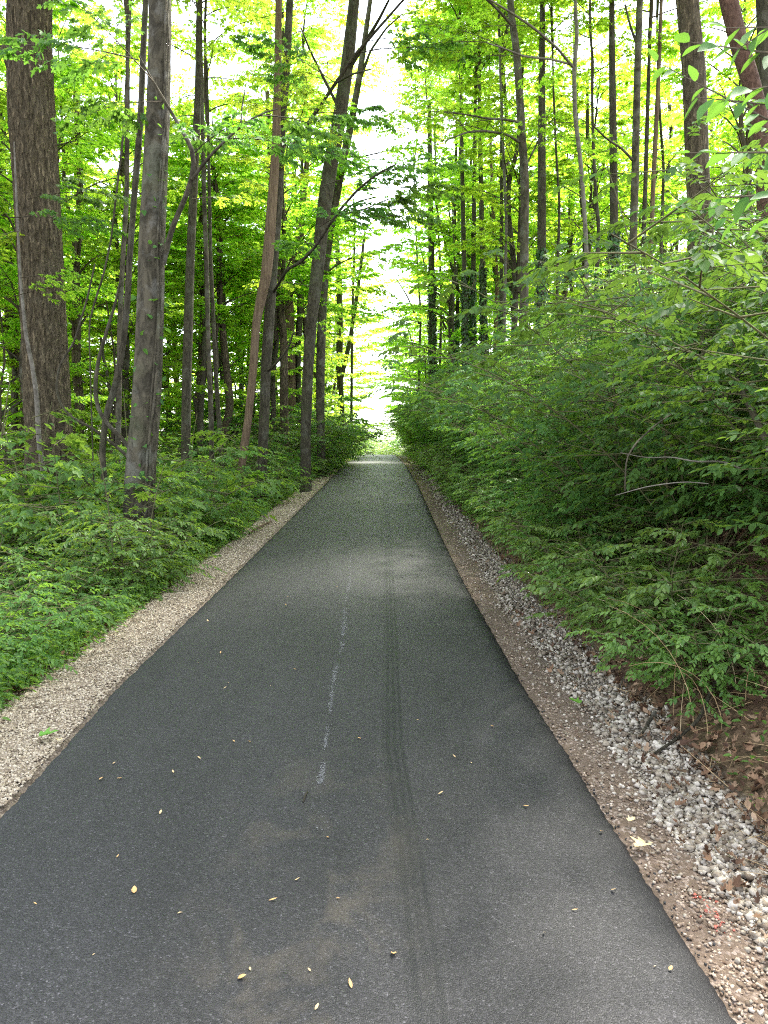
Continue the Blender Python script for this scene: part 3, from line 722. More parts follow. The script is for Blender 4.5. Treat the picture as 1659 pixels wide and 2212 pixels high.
# ------------------------------------------------------------------ trees traced trunk by trunk (real distance, size, thickness)
def near_disp(amp, freq, zf, seed):
    def f(pts, th, rad):
        out = np.ones((len(pts), len(th)))
        for i, p in enumerate(pts):
            for j, a in enumerate(th):
                q = Vector((math.cos(a) * freq, math.sin(a) * freq, p[2] * zf + seed))
                out[i, j] += amp * (mnoise.noise(q) + .5 * mnoise.noise(q * 2.3))
        return out
    return f
def furrows(N, amp, seed):
    def f(pts, th, rad):
        z = pts[:, 2][:, None]; t_ = th[None]
        a = np.sin(N * t_ + 2.6 * np.sin(z * 2.3 + 2 * t_ + seed) + 1.4 * np.sin(z * 6.3 + 5 * t_) + .8 * np.sin(z * 15 - 9 * t_))
        b_ = np.sin(round(N * .6) * t_ - 2.1 * z + 2.2 * np.sin(z * 3.7 + seed + 3 * t_) + .9 * np.sin(z * 11 + 7 * t_))
        h = np.maximum(a, b_) ; lump = np.sin(2 * t_ + z * .9 + seed) + np.sin(3 * t_ - z * 1.3)
        return 1 + amp * (np.clip(h, -.9, .6)) + .018 * lump + .012 * R.normal(size=h.shape) * min(1, amp * 20)
    return f
def traced(name, label, Yd, line, bark, sides=14, limbs=(), crown=None, ctop=3.0, sprays=(), disp=None, ivy=0, base=None, step=.12, group=None, extra=None, flare=1.25, cscale=1, cat='tree', sparse=False):
    """line: (u, v, width) from top to bottom; the stem goes on above the frame and down to the soil"""
    pts = [at(u, v, Yd if np.isscalar(Yd) else Yd(v)) for u, v, w in line]; rad = [w / FPX * (Yd if np.isscalar(Yd) else Yd(v)) / 2 for u, v, w in line]
    pts = pts[::-1]; rad = rad[::-1]
    b0 = pts[0]; dirb = unit(pts[0] - pts[1]); dirb[2] = -abs(dirb[2]) if abs(dirb[2]) > .5 else -.9
    bx, by = b0[0] + dirb[0] * .2, b0[1]
    gz = Hf(bx, by)
    if b0[2] > gz - .05:
        pts = [np.array([bx, by, gz - .15])] + pts; rad = [rad[0] * flare] + rad
    if ctop:
        d = unit(pts[-1] - pts[-2]); d = unit(d + np.array([0, 0, .8])); 
        pts.append(pts[-1] + d * ctop * .5); rad.append(rad[-1] * .85); pts.append(pts[-1] + d * ctop * .5); rad.append(rad[-1] * .6)
    base = np.array([bx, by, gz])
    g = Geo(); P, RR = tube(g, np.array(pts) - base, rad, sides, 0, disp, step=step)
    for lm in limbs:
        lp = np.array([at(u, v, yy) for u, v, yy, w in lm]) - base; lr = [max(.004, w / FPX * lm[0][2] / 2) for u, v, yy, w in lm]
        tube(g, lp, lr, 8, 0, step=.15)
    if extra: extra(g, base)
    e = empty(name, base, label, cat, group)
    link('trunk', g.mesh('trunk', [M[bark]], True), e)
    if sparse:
        gi = Geo(); n = 70; zz = R.uniform(.4, 6.5, n); k = np.interp(zz, P[:, 2], np.arange(len(P)))
        C = np.stack([np.interp(k, np.arange(len(P)), P[:, c]) for c in range(3)], 1); rr = np.interp(k, np.arange(len(P)), RR)
        th = R.normal(-.9, .8, n); o_ = np.stack([np.cos(th), np.sin(th), np.zeros(n)], 1)
        leaves(gi, C + o_ * (rr * R.uniform(1.05, 1.5, n))[:, None], o_ * .6 + R.normal(0, .5, (n, 3)), np.array([0, -.4, 1.]) + R.normal(0, .4, (n, 3)), R.uniform(.05, .10, n), TEAR, 0, .3, .35)
        link('climbing_leaves', gi.mesh('climbing_leaves', [M['leaf_bush']]), e)
    if ivy:
        gi = Geo(); zlo, zhi = ivy if not np.isscalar(ivy) else (0, P[-1][2]); n = int((zhi - zlo) * 330)
        q = R.uniform(0, 1, n); zz = zlo + (zhi - zlo) * q; k = np.interp(zz, P[:, 2], np.arange(len(P))); 
        C = np.stack([np.interp(k, np.arange(len(P)), P[:, c]) for c in range(3)], 1); rr = np.interp(k, np.arange(len(P)), RR)
        th = R.random(n) * 6.28; o_ = np.stack([np.cos(th), np.sin(th), np.zeros(n)], 1)
        bulge = 1.15 + .5 * np.abs(fbm(zz, th, .8, 3))
        leaves(gi, C + o_ * (rr * bulge)[:, None], np.stack([R.normal(0, .4, n), R.normal(0, .4, n), -np.ones(n)], 1), o_ + R.normal(0, .35, (n, 3)), R.uniform(.06, .11, n), TEAR, 0, .15, .1)
        link('ivy', gi.mesh('ivy', [M['leaf_ivy']]), e)
    if crown:
        kind, ci = crown; link('crown', CROWN[kind][ci % len(CROWN[kind])], e, Vector(pts[-2] - base), rnd.uniform(0, 6.28), cscale)
    for (kind, si, u, v, yy, az, sc_) in sprays:
        p = at(u, v, yy) - base; o = link('leafy_branch', SPRAY[kind][si % len(SPRAY[kind])], e, Vector(p), az, sc_); o.rotation_euler = (rnd.uniform(-.15, .15), rnd.uniform(-.15, .15), az)
    return e

# L1 massive furrowed trunk at the left edge
def burl(g, base):
    c = at(22, 112, 13) - base; V = ICV * np.array([.14, .16, .2]); 
    tube(g, [c + np.array([.15, 0, .35]), c + np.array([.04, 0, .15]), c, c + np.array([.03, 0, -.14]), c + np.array([.15, 0, -.3])], [.05, .13, .15, .12, .05], 14, 0)
traced('massive_tree', 'massive tree with deeply furrowed brown bark and a burl, at the left edge', 13,
  [(66, -60, 84), (64, 100, 86), (68, 250, 88), (78, 400, 86), (88, 560, 86), (96, 700, 88), (102, 850, 92), (106, 960, 96), (109, 1080, 104)], 'bark_furrow', 150,
  crown=('tall', 0), ctop=3, disp=furrows(30, .05, 1), step=.035, extra=burl,
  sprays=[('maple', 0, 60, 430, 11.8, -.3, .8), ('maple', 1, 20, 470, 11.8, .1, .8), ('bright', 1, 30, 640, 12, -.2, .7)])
def climbers(g, base):
    for off, ph in ((.17, 0), (.12, 2), (.2, 4)):
        lp = []
        for u, v, w in [(312, 1190, 0), (318, 1080, 0), (322, 980, 0), (330, 880, 0), (338, 760, 0), (343, 640, 0), (344, 520, 0), (349, 400, 0), (356, 250, 0), (360, 100, 0), (361, -40, 0)]:
            lp.append(at(u + 5 * math.sin(v * .013 + ph), v, 10.4 - off) - base)
        tube(g, lp, [.016] * 6 + [.012] * 5, 6, 0, step=.1)
# L2 grey lichened trunk close to the shoulder
traced('gray_tree', 'grey lichen patched tree with climbing vine stems beside the left gravel', 10.4,
  [(346, -60, 44), (345, 100, 46), (341, 250, 48), (334, 400, 51), (329, 520, 53), (326, 640, 54), (322, 750, 56), (317, 850, 58), (309, 950, 60), (303, 1020, 62), (299, 1100, 65), (300, 1210, 72)], 'bark_gray', 90,
  limbs=[[(352, 570, 10.3, 13), (372, 490, 10.2, 12), (400, 430, 10.1, 11), (415, 385, 10, 11), (424, 335, 10, 10), (395, 285, 9.9, 8), (360, 225, 9.8, 6), (330, 175, 9.7, 4), (300, 120, 9.6, 3)],
         [(415, 388, 10, 8), (445, 345, 9.9, 7), (478, 312, 9.8, 6), (520, 272, 9.6, 5), (560, 245, 9.5, 4), (600, 235, 9.4, 2)],
         [(520, 272, 9.6, 4), (522, 235, 9.6, 3), (530, 190, 9.6, 2)]],
  crown=('tall', 1), ctop=3, disp=furrows(7, .03, 5), step=.05, extra=climbers, sparse=True,
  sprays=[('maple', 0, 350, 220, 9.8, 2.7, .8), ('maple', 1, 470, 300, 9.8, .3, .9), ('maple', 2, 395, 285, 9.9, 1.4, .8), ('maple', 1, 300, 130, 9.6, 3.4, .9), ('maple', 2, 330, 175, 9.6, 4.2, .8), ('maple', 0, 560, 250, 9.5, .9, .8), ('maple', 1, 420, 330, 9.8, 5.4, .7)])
# tangle of vines between the two
def vine(name, label, Yd, line, mat='bark_dark', up=True, ground=True):
    pts = [at(u, v, Yd) for u, v, w in line]; rad = [w / FPX * Yd / 2 for u, v, w in line]
    if ground: pts.append(np.array([pts[-1][0], Yd, Hf(pts[-1][0], Yd) - .05])); rad.append(rad[-1] * 1.1)
    base = np.array([pts[-1][0], Yd, pts[-1][2]])
    g = Geo(); tube(g, np.array(pts) - base, rad, 10, 0, step=.08)
    o = link(name, g.mesh(name, [M[mat]], True), None, base); return tag(o, label, 'vine')
vine('thick_vine', 'thick dark vine rising from the shrubs between the two big left trunks', 10.8, [(318, -60, 12), (310, 100, 13), (304, 250, 13), (298, 330, 14), (288, 450, 13), (280, 560, 13), (276, 640, 13), (271, 700, 14), (262, 770, 14), (250, 830, 14), (234, 880, 14), (226, 920, 14), (221, 985, 13), (226, 1040, 13), (237, 1103, 13)])
vine('looping_vine', 'twisting dark vine looping out from the foot of the grey trunk', 10.6, [(262, 600, 5), (250, 653, 6), (232, 710, 7), (212, 780, 8), (205, 840, 9), (212, 885, 9), (235, 920, 9), (262, 945, 9), (285, 975, 10), (298, 1010, 12), (305, 1060, 12)])
vine('thin_vine', 'thin vine sweeping from the massive trunk across to the grey trunk', 10.8, [(205, 570, 3), (190, 640, 4), (160, 740, 4), (128, 790, 5), (121, 840, 5), (133, 880, 5), (160, 905, 5), (200, 925, 6), (240, 955, 6), (275, 985, 7), (296, 1015, 7)], 'bark_dark')
vine('hanging_vine', 'straight thin vine hanging in front of the bright woods on the left', 11.5, [(285, -40, 4), (278, 120, 5), (272, 240, 6), (262, 330, 4), (250, 430, 4), (240, 520, 4), (222, 600, 4), (205, 650, 4), (192, 700, 3)], 'bark_dark')
traced('pale_sapling', 'slender pale barked sapling standing against the massive furrowed trunk', 12.2, [(38, 480, 5), (44, 600, 6), (56, 725, 8), (70, 790, 9), (79, 850, 10), (84, 950, 11), (92, 1010, 11), (101, 1073, 12)], 'bark_pale', 12, ctop=1.2, step=.08,
  sprays=[('bright', 0, 44, 600, 12.1, .4, .6), ('bright', 1, 40, 500, 12.1, 2.4, .6)])
L = []
traced('slim_tree', 'straight dark trunk alone in the gap right of the grey tree', 18, [(432, -60, 12), (428, 200, 14), (418, 420, 17), (411, 560, 18), (407, 700, 20), (404, 800, 20), (402, 900, 20), (401, 1010, 20)], 'bark_dark', 16, crown=('tall', 0), sprays=[('bright', 0, 415, 430, 17.8, .5, 1), ('bright', 1, 425, 250, 17.8, 2.5, 1.2)])
traced('slim_tree', 'very slender spotted trunk just right of the straight dark one', 19, [(436, 200, 8), (441, 430, 9), (446, 560, 10), (450, 750, 10), (455, 870, 11), (458, 1025, 11)], 'bark_gray', 10, crown=('under', 1))
traced('slim_tree', 'slender slightly bowed trunk right of the spotted one', 20, [(452, 400, 7), (455, 560, 8), (461, 700, 9), (466, 800, 9), (472, 900, 10), (483, 1035, 11)], 'bark_dark', 10, crown=('under', 0))
traced('slim_tree', 'mottled thin trunk seen just left of the grey trunk', 16, [(276, 200, 9), (274, 420, 10), (264, 580, 10), (259, 700, 11), (257, 850, 12), (255, 950, 12), (254, 1075, 12)], 'bark_gray', 12, crown=('under', 1))
traced('twined_tree', 'tan bare wooded stem leaning out and twining round a dark trunk', 16.9, [(603, -60, 13), (600, 150, 15), (597, 300, 18), (591, 400, 20), (583, 500, 23), (575, 600, 23), (563, 650, 21), (553, 700, 18), (547, 800, 17), (540, 870, 17), (533, 930, 17), (525, 985, 17), (514, 1075, 16)], 'bark_tan', 16, crown=('tall', 1), disp=near_disp(.08, 1.8, 1.2, 5))
traced('forked_tree', 'dark trunk twined by a tan stem with a long limb rising right', 17.2, [(629, -60, 14), (619, 150, 16), (609, 260, 18), (604, 350, 20), (599, 450, 22), (590, 560, 22), (581, 700, 23), (574, 800, 22), (571, 900, 22), (564, 1050, 23), (559, 1110, 24)], 'bark_dark', 18, crown=('tall', 0),
  limbs=[[(604, 365, 17.1, 9), (640, 305, 16.8, 8), (680, 245, 16.4, 8), (725, 180, 16, 7), (770, 115, 15.6, 7), (820, 58, 15.2, 5), (880, -10, 14.8, 4)],
         [(725, 180, 16, 5), (760, 160, 15.5, 4), (800, 150, 15, 3)],
         [(580, 800, 17.1, 6), (602, 780, 16.7, 5), (625, 750, 16.4, 4), (633, 720, 16.2, 3)]],
  sprays=[('maple', 0, 680, 245, 16.4, .8, 1.1), ('maple', 1, 770, 115, 15.6, .2, 1.2), ('maple', 1, 725, 180, 16, 3.8, 1.1), ('bright', 0, 640, 305, 16.8, 5, 1.1), ('bright', 1, 633, 720, 16.2, 0, .9)])
traced('leaning_tree', 'dark lichened trunk on the shoulder edge that leans right, nearer of a pair', 20, [(772, -60, 20), (765, 0, 22), (755, 100, 26), (745, 175, 27), (730, 275, 29), (715, 350, 30), (700, 450, 30), (688, 560, 28), (672, 700, 25), (665, 800, 23), (660, 950, 22), (661, 1060, 25)], 'bark_dark', 20, crown=('tally', 1), disp=near_disp(.06, 1.6, 1, 7), cscale=.8,
  limbs=[[(748, 160, 20, 9), (790, 90, 19.5, 8), (820, 40, 19, 6), (850, -20, 18.5, 4)], [(735, 240, 20, 7), (700, 170, 20, 6), (670, 110, 20, 4), (650, 60, 20, 3)]],
  sprays=[('maple', 2, 790, 90, 19.5, .1, 1.2), ('maple', 0, 700, 170, 20, 2.5, 1.2), ('bright', 1, 690, 560, 20, .2, 1.2), ('bright', 0, 672, 620, 20, 2.8, 1)])
traced('leaning_tree', 'slimmer grey brown trunk close behind the leaning pair mate, further up the path', 26, [(806, -60, 9), (800, 0, 9), (786, 100, 12), (775, 175, 13), (756, 280, 15), (738, 360, 17), (716, 480, 18), (704, 560, 18), (697, 650, 19), (692, 800, 19), (692, 900, 18), (695, 1028, 19)], 'bark_gray', 16, crown=('tally', 0), cscale=.75,
  limbs=[[(775, 180, 26, 7), (800, 110, 26, 5), (835, 60, 25, 4), (870, 30, 25, 2)], [(738, 368, 26, 6), (765, 345, 25.6, 4), (795, 335, 25.2, 3), (825, 330, 25, 1.5)], [(716, 475, 26, 5), (760, 442, 25.5, 4), (785, 432, 25.2, 3), (815, 425, 25, 1.5)], [(704, 590, 26, 5), (730, 570, 25.8, 3), (760, 558, 25.6, 2)]], sprays=[('bright', 0, 800, 110, 26, .2, 1.3), ('yellow', 0, 765, 345, 25.6, .2, 1.3), ('yellow', 1, 795, 335, 25.2, -.2, 1.2), ('bright', 1, 760, 442, 25.5, .3, 1.3), ('yellow', 0, 785, 432, 25.2, -.1, 1.2), ('yellow', 1, 750, 560, 25.6, .1, 1.2), ('bright', 0, 730, 620, 26, .4, 1.1)])
traced('low_maple', 'young maple whose dark low branch reaches right over the path edge', 17.6, [(596, 500, 6), (592, 560, 8), (584, 700, 9), (577, 800, 10), (573, 900, 11), (565, 1060, 12)], 'bark_dark', 10, ctop=1.5, crown=('under', 1), cscale=.5,
  limbs=[[(586, 640, 17.5, 6), (620, 582, 15.6, 6), (650, 566, 14.8, 6), (680, 535, 14.3, 5), (725, 465, 13.8, 5), (770, 412, 13.4, 4), (815, 375, 13, 3), (855, 355, 12.7, 2)], [(725, 465, 13.8, 4), (780, 455, 13.4, 3), (840, 430, 13, 2)]],
  sprays=[('maple', 0, 725, 460, 13.8, .35, .9), ('maple', 1, 770, 412, 13.4, .1, .9), ('maple', 2, 815, 375, 13, .0, .75), ('maple', 0, 680, 530, 14.3, 2.0, .8), ('maple', 1, 700, 400, 13.5, .2, .8), ('maple', 2, 740, 480, 13.6, -.4, .8), ('maple', 1, 690, 490, 14, 5.4, .8)])
traced('mottled_tree', 'broad mottled trunk forking high, behind the twined pair', 31, [(612, 300, 12), (610, 400, 14), (612, 500, 19), (618, 575, 22), (623, 680, 25), (626, 780, 25), (629, 890, 23)], 'bark_tan', 16, crown=('tall', 1),
  limbs=[[(620, 600, 31, 14), (636, 540, 31, 12), (650, 480, 31, 10), (662, 400, 31, 8), (668, 300, 31, 5)]])
traced('slim_tree', 'thin dark trunk between the mottled one and the leaning pair', 31, [(652, 380, 7), (650, 480, 8), (647, 600, 9), (645, 750, 10), (645, 880, 10)], 'bark_dark', 10, crown=('under', 1), cscale=1.2)
traced('vee_tree', 'dark tree splitting low into a V near the crest on the left', 40, [(722, 420, 8), (728, 520, 10), (733, 600, 12), (734, 700, 14), (733, 790, 15), (737, 850, 11), (740, 905, 10)], 'bark_dark', 12, crown=('tall', 0), ctop=2, cscale=.8,
  limbs=[[(736, 822, 40, 9), (746, 780, 40, 10), (757, 730, 40, 9), (768, 660, 40, 8), (778, 590, 40, 7), (788, 500, 40, 5)]])
traced('slim_tree', 'hair thin trunk right beside the V shaped tree', 44, [(765, 560, 5), (762, 650, 6), (760, 780, 6), (759, 900, 6)], 'bark_dark', 8, crown=('airy', 1), cscale=.7)
traced('slim_tree', 'crooked short trunk with a side limb in the bright woods left', 24, [(440, 780, 10), (436, 850, 13), (432, 900, 15), (433, 1000, 16)], 'bark_dark', 10, ctop=4, crown=('under', 0), limbs=[[(433, 905, 24, 9), (422, 870, 24, 8), (412, 840, 24, 5), (400, 815, 24, 3)]])
# right side
traced('banded_tree', 'tall dark trunk with pale patches rising above the right bushes', 21, [(1098, -60, 14), (1105, 40, 14), (1115, 100, 15), (1122, 200, 16), (1128, 300, 17), (1134, 400, 18), (1133, 500, 18), (1132, 640, 19)], 'bark_gray', 16, crown=('tally', 0),
  limbs=[[(1126, 310, 21, 6), (1095, 290, 20.6, 5), (1050, 283, 20.2, 5), (1010, 285, 19.8, 4), (960, 305, 19.4, 2)], [(1126, 265, 21, 5), (1090, 258, 20.6, 5), (1050, 256, 20.2, 4), (1000, 246, 20, 3), (950, 243, 19.8, 2)],
         [(1110, 60, 21, 7), (1070, 15, 20.6, 5), (1040, -10, 20.4, 4)], [(1138, 355, 21, 4), (1165, 300, 21, 4), (1190, 230, 21, 2)]],
  sprays=[('yellow', 0, 1050, 283, 20.2, 3.0, 1.0), ('yellow', 1, 1000, 246, 20, 2.8, 1.1), ('yellow', 0, 960, 305, 19.4, 3.3, 1), ('yellow', 1, 1090, 258, 20.6, 2.5, 1.1), ('yellow', 0, 1010, 285, 19.8, 4.0, 1.1), ('yellow', 1, 1165, 300, 21, .4, 1.1)])
traced('spotted_tree', 'thin pale spotted trunk right of the banded one with arching limbs', 17, [(1240, -60, 7), (1243, 20, 7), (1247, 75, 8), (1240, 150, 9), (1242, 250, 9), (1254, 350, 9), (1262, 450, 9), (1267, 550, 9), (1267, 640, 9)], 'bark_pale', 12, crown=('tally', 1), cscale=.8,
  limbs=[[(1240, 148, 17, 6), (1205, 105, 16.6, 5), (1150, 58, 16.2, 5), (1100, 25, 15.8, 4), (1050, -5, 15.4, 3)], [(1236, 140, 17, 5), (1190, 128, 16.5, 4), (1130, 122, 16, 4), (1090, 105, 15.6, 3), (1050, 92, 15.2, 2)]],
  sprays=[('yellow', 0, 1150, 58, 16.2, 2.8, .9), ('yellow', 1, 1130, 122, 16, 3.0, .9), ('yellow', 0, 1090, 105, 15.6, 3.4, .9), ('yellow', 1, 1205, 105, 16.6, 1.8, .9), ('yellow', 1, 1050, 92, 15.2, 2.9, .9)])
traced('gray_pole_tree', 'straight pale grey trunk left in a close trio on the right bank', 21, [(1385, -60, 13), (1382, 0, 13), (1377, 150, 14), (1374, 275, 15), (1372, 375, 16), (1368, 500, 16), (1366, 560, 16)], 'bark_gray', 14, crown=('tally', 0),
  limbs=[[(1370, 350, 21, 6), (1345, 322, 20.8, 5), (1310, 300, 20.5, 4), (1280, 270, 20, 3)], [(1378, 100, 21, 6), (1362, 60, 21, 5), (1350, 10, 21, 4)]], sprays=[('yellow', 0, 1280, 270, 20, 3, 1), ('yellow', 1, 1345, 322, 20.8, 2, 1)])
traced('slim_tree', 'middle dark trunk of the close trio on the right bank', 23, [(1400, 200, 8), (1397, 300, 9), (1394, 400, 9), (1391, 500, 10)], 'bark_dark', 10, crown=('undery', 0), cscale=1.2)
traced('slim_tree', 'right hand slim brown trunk of the close trio on the right bank', 22, [(1425, 100, 8), (1421, 200, 9), (1416, 300, 10), (1411, 400, 10), (1407, 500, 10)], 'bark_tan', 10, crown=('undery', 1), cscale=1.2)
traced('rough_tree', 'thick rough dark trunk standing out of the bushes on the right', 11.5, [(1478, -60, 45), (1484, 0, 45), (1492, 80, 44), (1499, 150, 45), (1504, 300, 46), (1509, 425, 47), (1514, 500, 50)], 'bark_furrow', 36, crown=('tall', 1), disp=near_disp(.06, 4, .8, 11), step=.07)
traced('reddish_tree', 'leaning reddish trunk partly hidden by big leaves at the right edge', 9.5, [(1560, -60, 34), (1574, 0, 35), (1594, 90, 35), (1622, 175, 35), (1640, 250, 34), (1650, 330, 34), (1655, 470, 36)], 'bark_red', 24, crown=('tall', 0), ctop=4, disp=near_disp(.04, 2, 1, 2))
traced('dark_trunk_tree', 'upright dark trunk cut by the right edge of the view', 12.5, [(1650, -60, 34), (1655, 100, 34), (1660, 300, 34), (1662, 480, 36)], 'bark_dark', 20, crown=('tall', 1))
# ivy trunks
for (u, vb, w, Yd, lab) in [(1005, 735, 11, 30, 'leftmost ivy wrapped trunk of the three standing together'), (1021, 725, 11, 31, 'middle ivy wrapped trunk of the three standing together'), (1045, 720, 12, 30, 'right hand ivy wrapped trunk of the three standing together'),
                            (1170, 590, 19, 24, 'ivy sleeved trunk behind and right of the banded tree'), (1327, 540, 18, 22, 'short looking ivy covered trunk left of the grey pole trunk'),
                            (935, 800, 15, 36, 'dark ivied trunk nearest the sky gap on the right bank'), (976, 790, 8, 36, 'thin ivied trunk beside the three ivy wrapped ones'), (987, 785, 8, 37, 'second thin ivied trunk beside the three ivy wrapped ones'), (1083, 690, 9, 28, 'slim ivied trunk left of the banded tree')]:
    dx = rnd.uniform(-6, 6)
    traced('ivy_tree', lab, Yd, [(u + dx * 1.6, vb - 460, w * .7), (u + dx, vb - 300, w * .85), (u + dx * .4, vb - 150, w * .95), (u, vb, w)], 'bark_dark', 10, crown=('tally' if u > 1000 else 'undery', rnd.randrange(2)), ctop=2.5, ivy=(0, Yd * .22 if w > 10 else Yd * .16), cscale=.85, step=.3)
for (u, v0, vb, w, Yd, bk, lab) in [(1090, 300, 660, 7, 26, 'bark_pale', 'thin pale trunk left of the banded tree on the right bank'), (1205, 330, 560, 6, 24, 'bark_dark', 'thin dark trunk between the banded and spotted trees'), (1290, 420, 560, 9, 23, 'bark_dark', 'leaning dark trunk right of the spotted tree'),
                            (1258, 430, 600, 6, 27, 'bark_dark', 'faint dark trunk behind the spotted tree'), (950, 480, 800, 6, 40, 'bark_dark', 'thin trunk beside the dark ivied one near the sky gap'), (1070, 480, 730, 9, 32, 'bark_tan', 'brown trunk right of the three ivy wrapped ones'),
                            (1430, 260, 470, 7, 25, 'bark_dark', 'dim trunk right of the close trio'), (905, 560, 800, 5, 42, 'bark_dark', 'spindly leaning trunk at the left end of the right bank')]:
    traced('slim_tree', lab, Yd, [(u - 10, v0 - 150, w * .7), (u - 4, v0, w * .8), (u + 4, (v0 + vb) / 2, w * .9), (u, vb, w)], bk, 8, crown=('undery', rnd.randrange(2)), ctop=2, cscale=.9, step=.3,
      limbs=[[(u, 700, Yd, 4), (880, 640, Yd, 3), (855, 600, Yd, 2)]] if u == 905 else (), sprays=[('yellow', 0, 880, 640, Yd, 2.9, 1.5), ('yellow', 1, 865, 600, Yd, 2.6, 1.4), ('yellow', 0, 890, 700, Yd, 3.3, 1.4)] if u == 905 else ())

# ------------------------------------------------------------------ the rest of the woods
def corridor_ok(x, y, r):
    lo, hi = (-.5 - .012 * y, .35 + .004 * y)
    return x + r < lo or x - r > hi
cnt = 0
ORD = ['first', 'second', 'third', 'fourth', 'fifth', 'sixth', 'seventh', 'eighth', 'ninth', 'tenth', 'eleventh', 'twelfth']
TEENS = ['thirteenth', 'fourteenth', 'fifteenth', 'sixteenth', 'seventeenth', 'eighteenth', 'nineteenth']
def ordinal(i):
    i += 1
    if i <= 12: return ORD[i - 1]
    if i < 20: return TEENS[i - 13]
    t, u = divmod(i, 10); return {2: 'twent', 3: 'thirt', 4: 'fort', 5: 'fift'}[t] + ('ieth' if u == 0 else 'y-' + ORD[u - 1])
def order_labels(objs, text, unit_):
    """counted from the near end"""
    for i, o in enumerate(sorted(objs, key=lambda o: o.location.y)):
        o['label'] = text.replace('#', ordinal(i))
MARKS = [('left of the massive furrowed trunk', -100, 10), ('behind the massive furrowed trunk', 10, 160), ('between massive furrowed and grey trunks', 160, 285), ('behind the grey lichened trunk', 285, 360), ('beside the straight dark trunk', 360, 435), ('beside the slender spotted trunk', 435, 510),
         ('behind the twined tan and dark pair', 510, 600), ('behind the broad mottled trunk', 600, 650), ('behind the leaning pair', 650, 720), ('beside the V shaped tree', 720, 800), ('in the bright sky gap', 800, 880), ('behind the ivied trunk nearest the gap', 880, 960), ('behind the three ivy wrapped trunks', 960, 1065),
         ('behind the banded trunk', 1065, 1155), ('beside the ivy sleeved trunk', 1155, 1215), ('behind the pale spotted trunk', 1215, 1290), ('beside the short ivied trunk', 1290, 1350), ('behind the close trio of trunks', 1350, 1430), ('just left of the thick rough trunk', 1430, 1480), ('behind the thick rough trunk', 1480, 1550), ('behind the reddish trunk at the edge', 1550, 1800)]
MARKED = {}
def mark_label(o, kind):
    u = uv_of(o.location.x, o.location.y, o.location.z + 3)[0]
    for m, a, b_ in MARKS:
        if a <= u < b_: break
    else: m = 'just past the left edge' if u < 0 else 'just past the right edge'
    MARKED.setdefault((kind, m), []).append(o)
def scatter(side, n, kinds, dmin, dmax, y0, y1, mind, name, label, group, scl=(.85, 1.15), rcl=2.2, cz=0):
    placed = []; tries = 0
    while len(placed) < n and tries < 6000:
        tries += 1
        y = rnd.uniform(y0, y1); d = dmin + (dmax - dmin) * rnd.random()
        x = float(xleft(y)) - d if side < 0 else float(xright(y)) + d
        if abs(x) > y * .56 + 4: continue
        if not corridor_ok(x, y, rcl): continue
        if any((x - a) ** 2 + (y - b_) ** 2 < mind ** 2 for a, b_ in placed): continue
        placed.append((x, y)); k = kinds[rnd.randrange(len(kinds))]
        mark_label(plant_tree(name, x, y, k, rnd.randrange(2), rnd.randrange(3), label, group, rnd.uniform(*scl), cz=cz), label)
scatter(-1, 9, ['tally', 'tall'], 5, 15, 12.5, 24, 2.4, 'tall_tree', 'tall tree', 'tall trees deep in the left woods', (.9, 1.1), rcl=1.8)
scatter(-1, 15, ['tall', 'tally', 'tally'], 4, 17, 22, 44, 3.0, 'tall_tree', 'tall tree', 'tall trees deep in the left woods', rcl=2.0)
scatter(-1, 34, ['undery', 'undery', 'under', 'undery'], 4.2, 20, 16, 52, 2.2, 'young_maple', 'leafy young maple', 'young maples in the left woods', (.8, 1.3), 2.0)
scatter(1, 19, ['tally', 'tally', 'tally', 'tall'], 3.8, 16, 22, 52, 3.0, 'tall_tree', 'tall yellow green tree', 'tall trees deep in the right woods', rcl=2.0)
scatter(1, 20, ['undery', 'undery', 'under'], 2.6, 18, 36, 66, 2.2, 'young_maple', 'yellow green young maple', 'young maples on the right bank', (.8, 1.25), 1.6)
scatter(-1, 9, ['tally', 'undery'], 6, 40, 58, 90, 4, 'far_tree', 'far back tree', 'far trees left', (1.1, 1.5), 2.6)
scatter(1, 12, ['tally', 'undery'], 3, 40, 60, 90, 4, 'far_tree', 'far back tree', 'far trees right', (1.1, 1.5), 2.6)
# trees whose crowns frame the sky gap
for (x, y, k, sc_) in [(2.7, 43, 'undery', 1.1), (3.6, 38, 'tally', .9), (2.5, 48, 'undery', 1.1), (2.6, 55, 'undery', 1.25), (2.3, 63, 'undery', 1.2), (4.2, 37, 'tally', 1.0), (4.5, 50, 'tally', 1.1), (4.6, 27, 'tally', .9),
                       (-4.6, 30, 'under', 1.0), (-4.3, 37, 'under', 1.0), (-4.4, 46, 'undery', 1.1), (-4.4, 54, 'under', 1.1), (-4.6, 62, 'undery', 1.2), (-5.6, 42, 'tally', 1.0), (-5.2, 25, 'tally', .9), (-3.7, 40, 'undery', 1.5), (-3.9, 50, 'undery', 1.6), (-3.6, 60, 'undery', 1.6), (-3.3, 26, 'tally', 1.0), (-3.3, 31, 'tally', 1.05), (3.0, 33, 'undery', 1.5), (3.2, 45, 'undery', 1.5), (2.9, 58, 'undery', 1.6), (-4.4, 84, 'airy', 1.8), (-4.1, 34, 'tally', 1.0), (-3.9, 44, 'tally', 1.1), (-3.9, 54, 'tally', 1.2), (-4.0, 27, 'tally', .8)]:
    mark_label(plant_tree('gap_tree', x, y, k, rnd.randrange(2), rnd.randrange(3), '', 'trees along the edge of the sky gap', sc_), 'leafy edge tree')
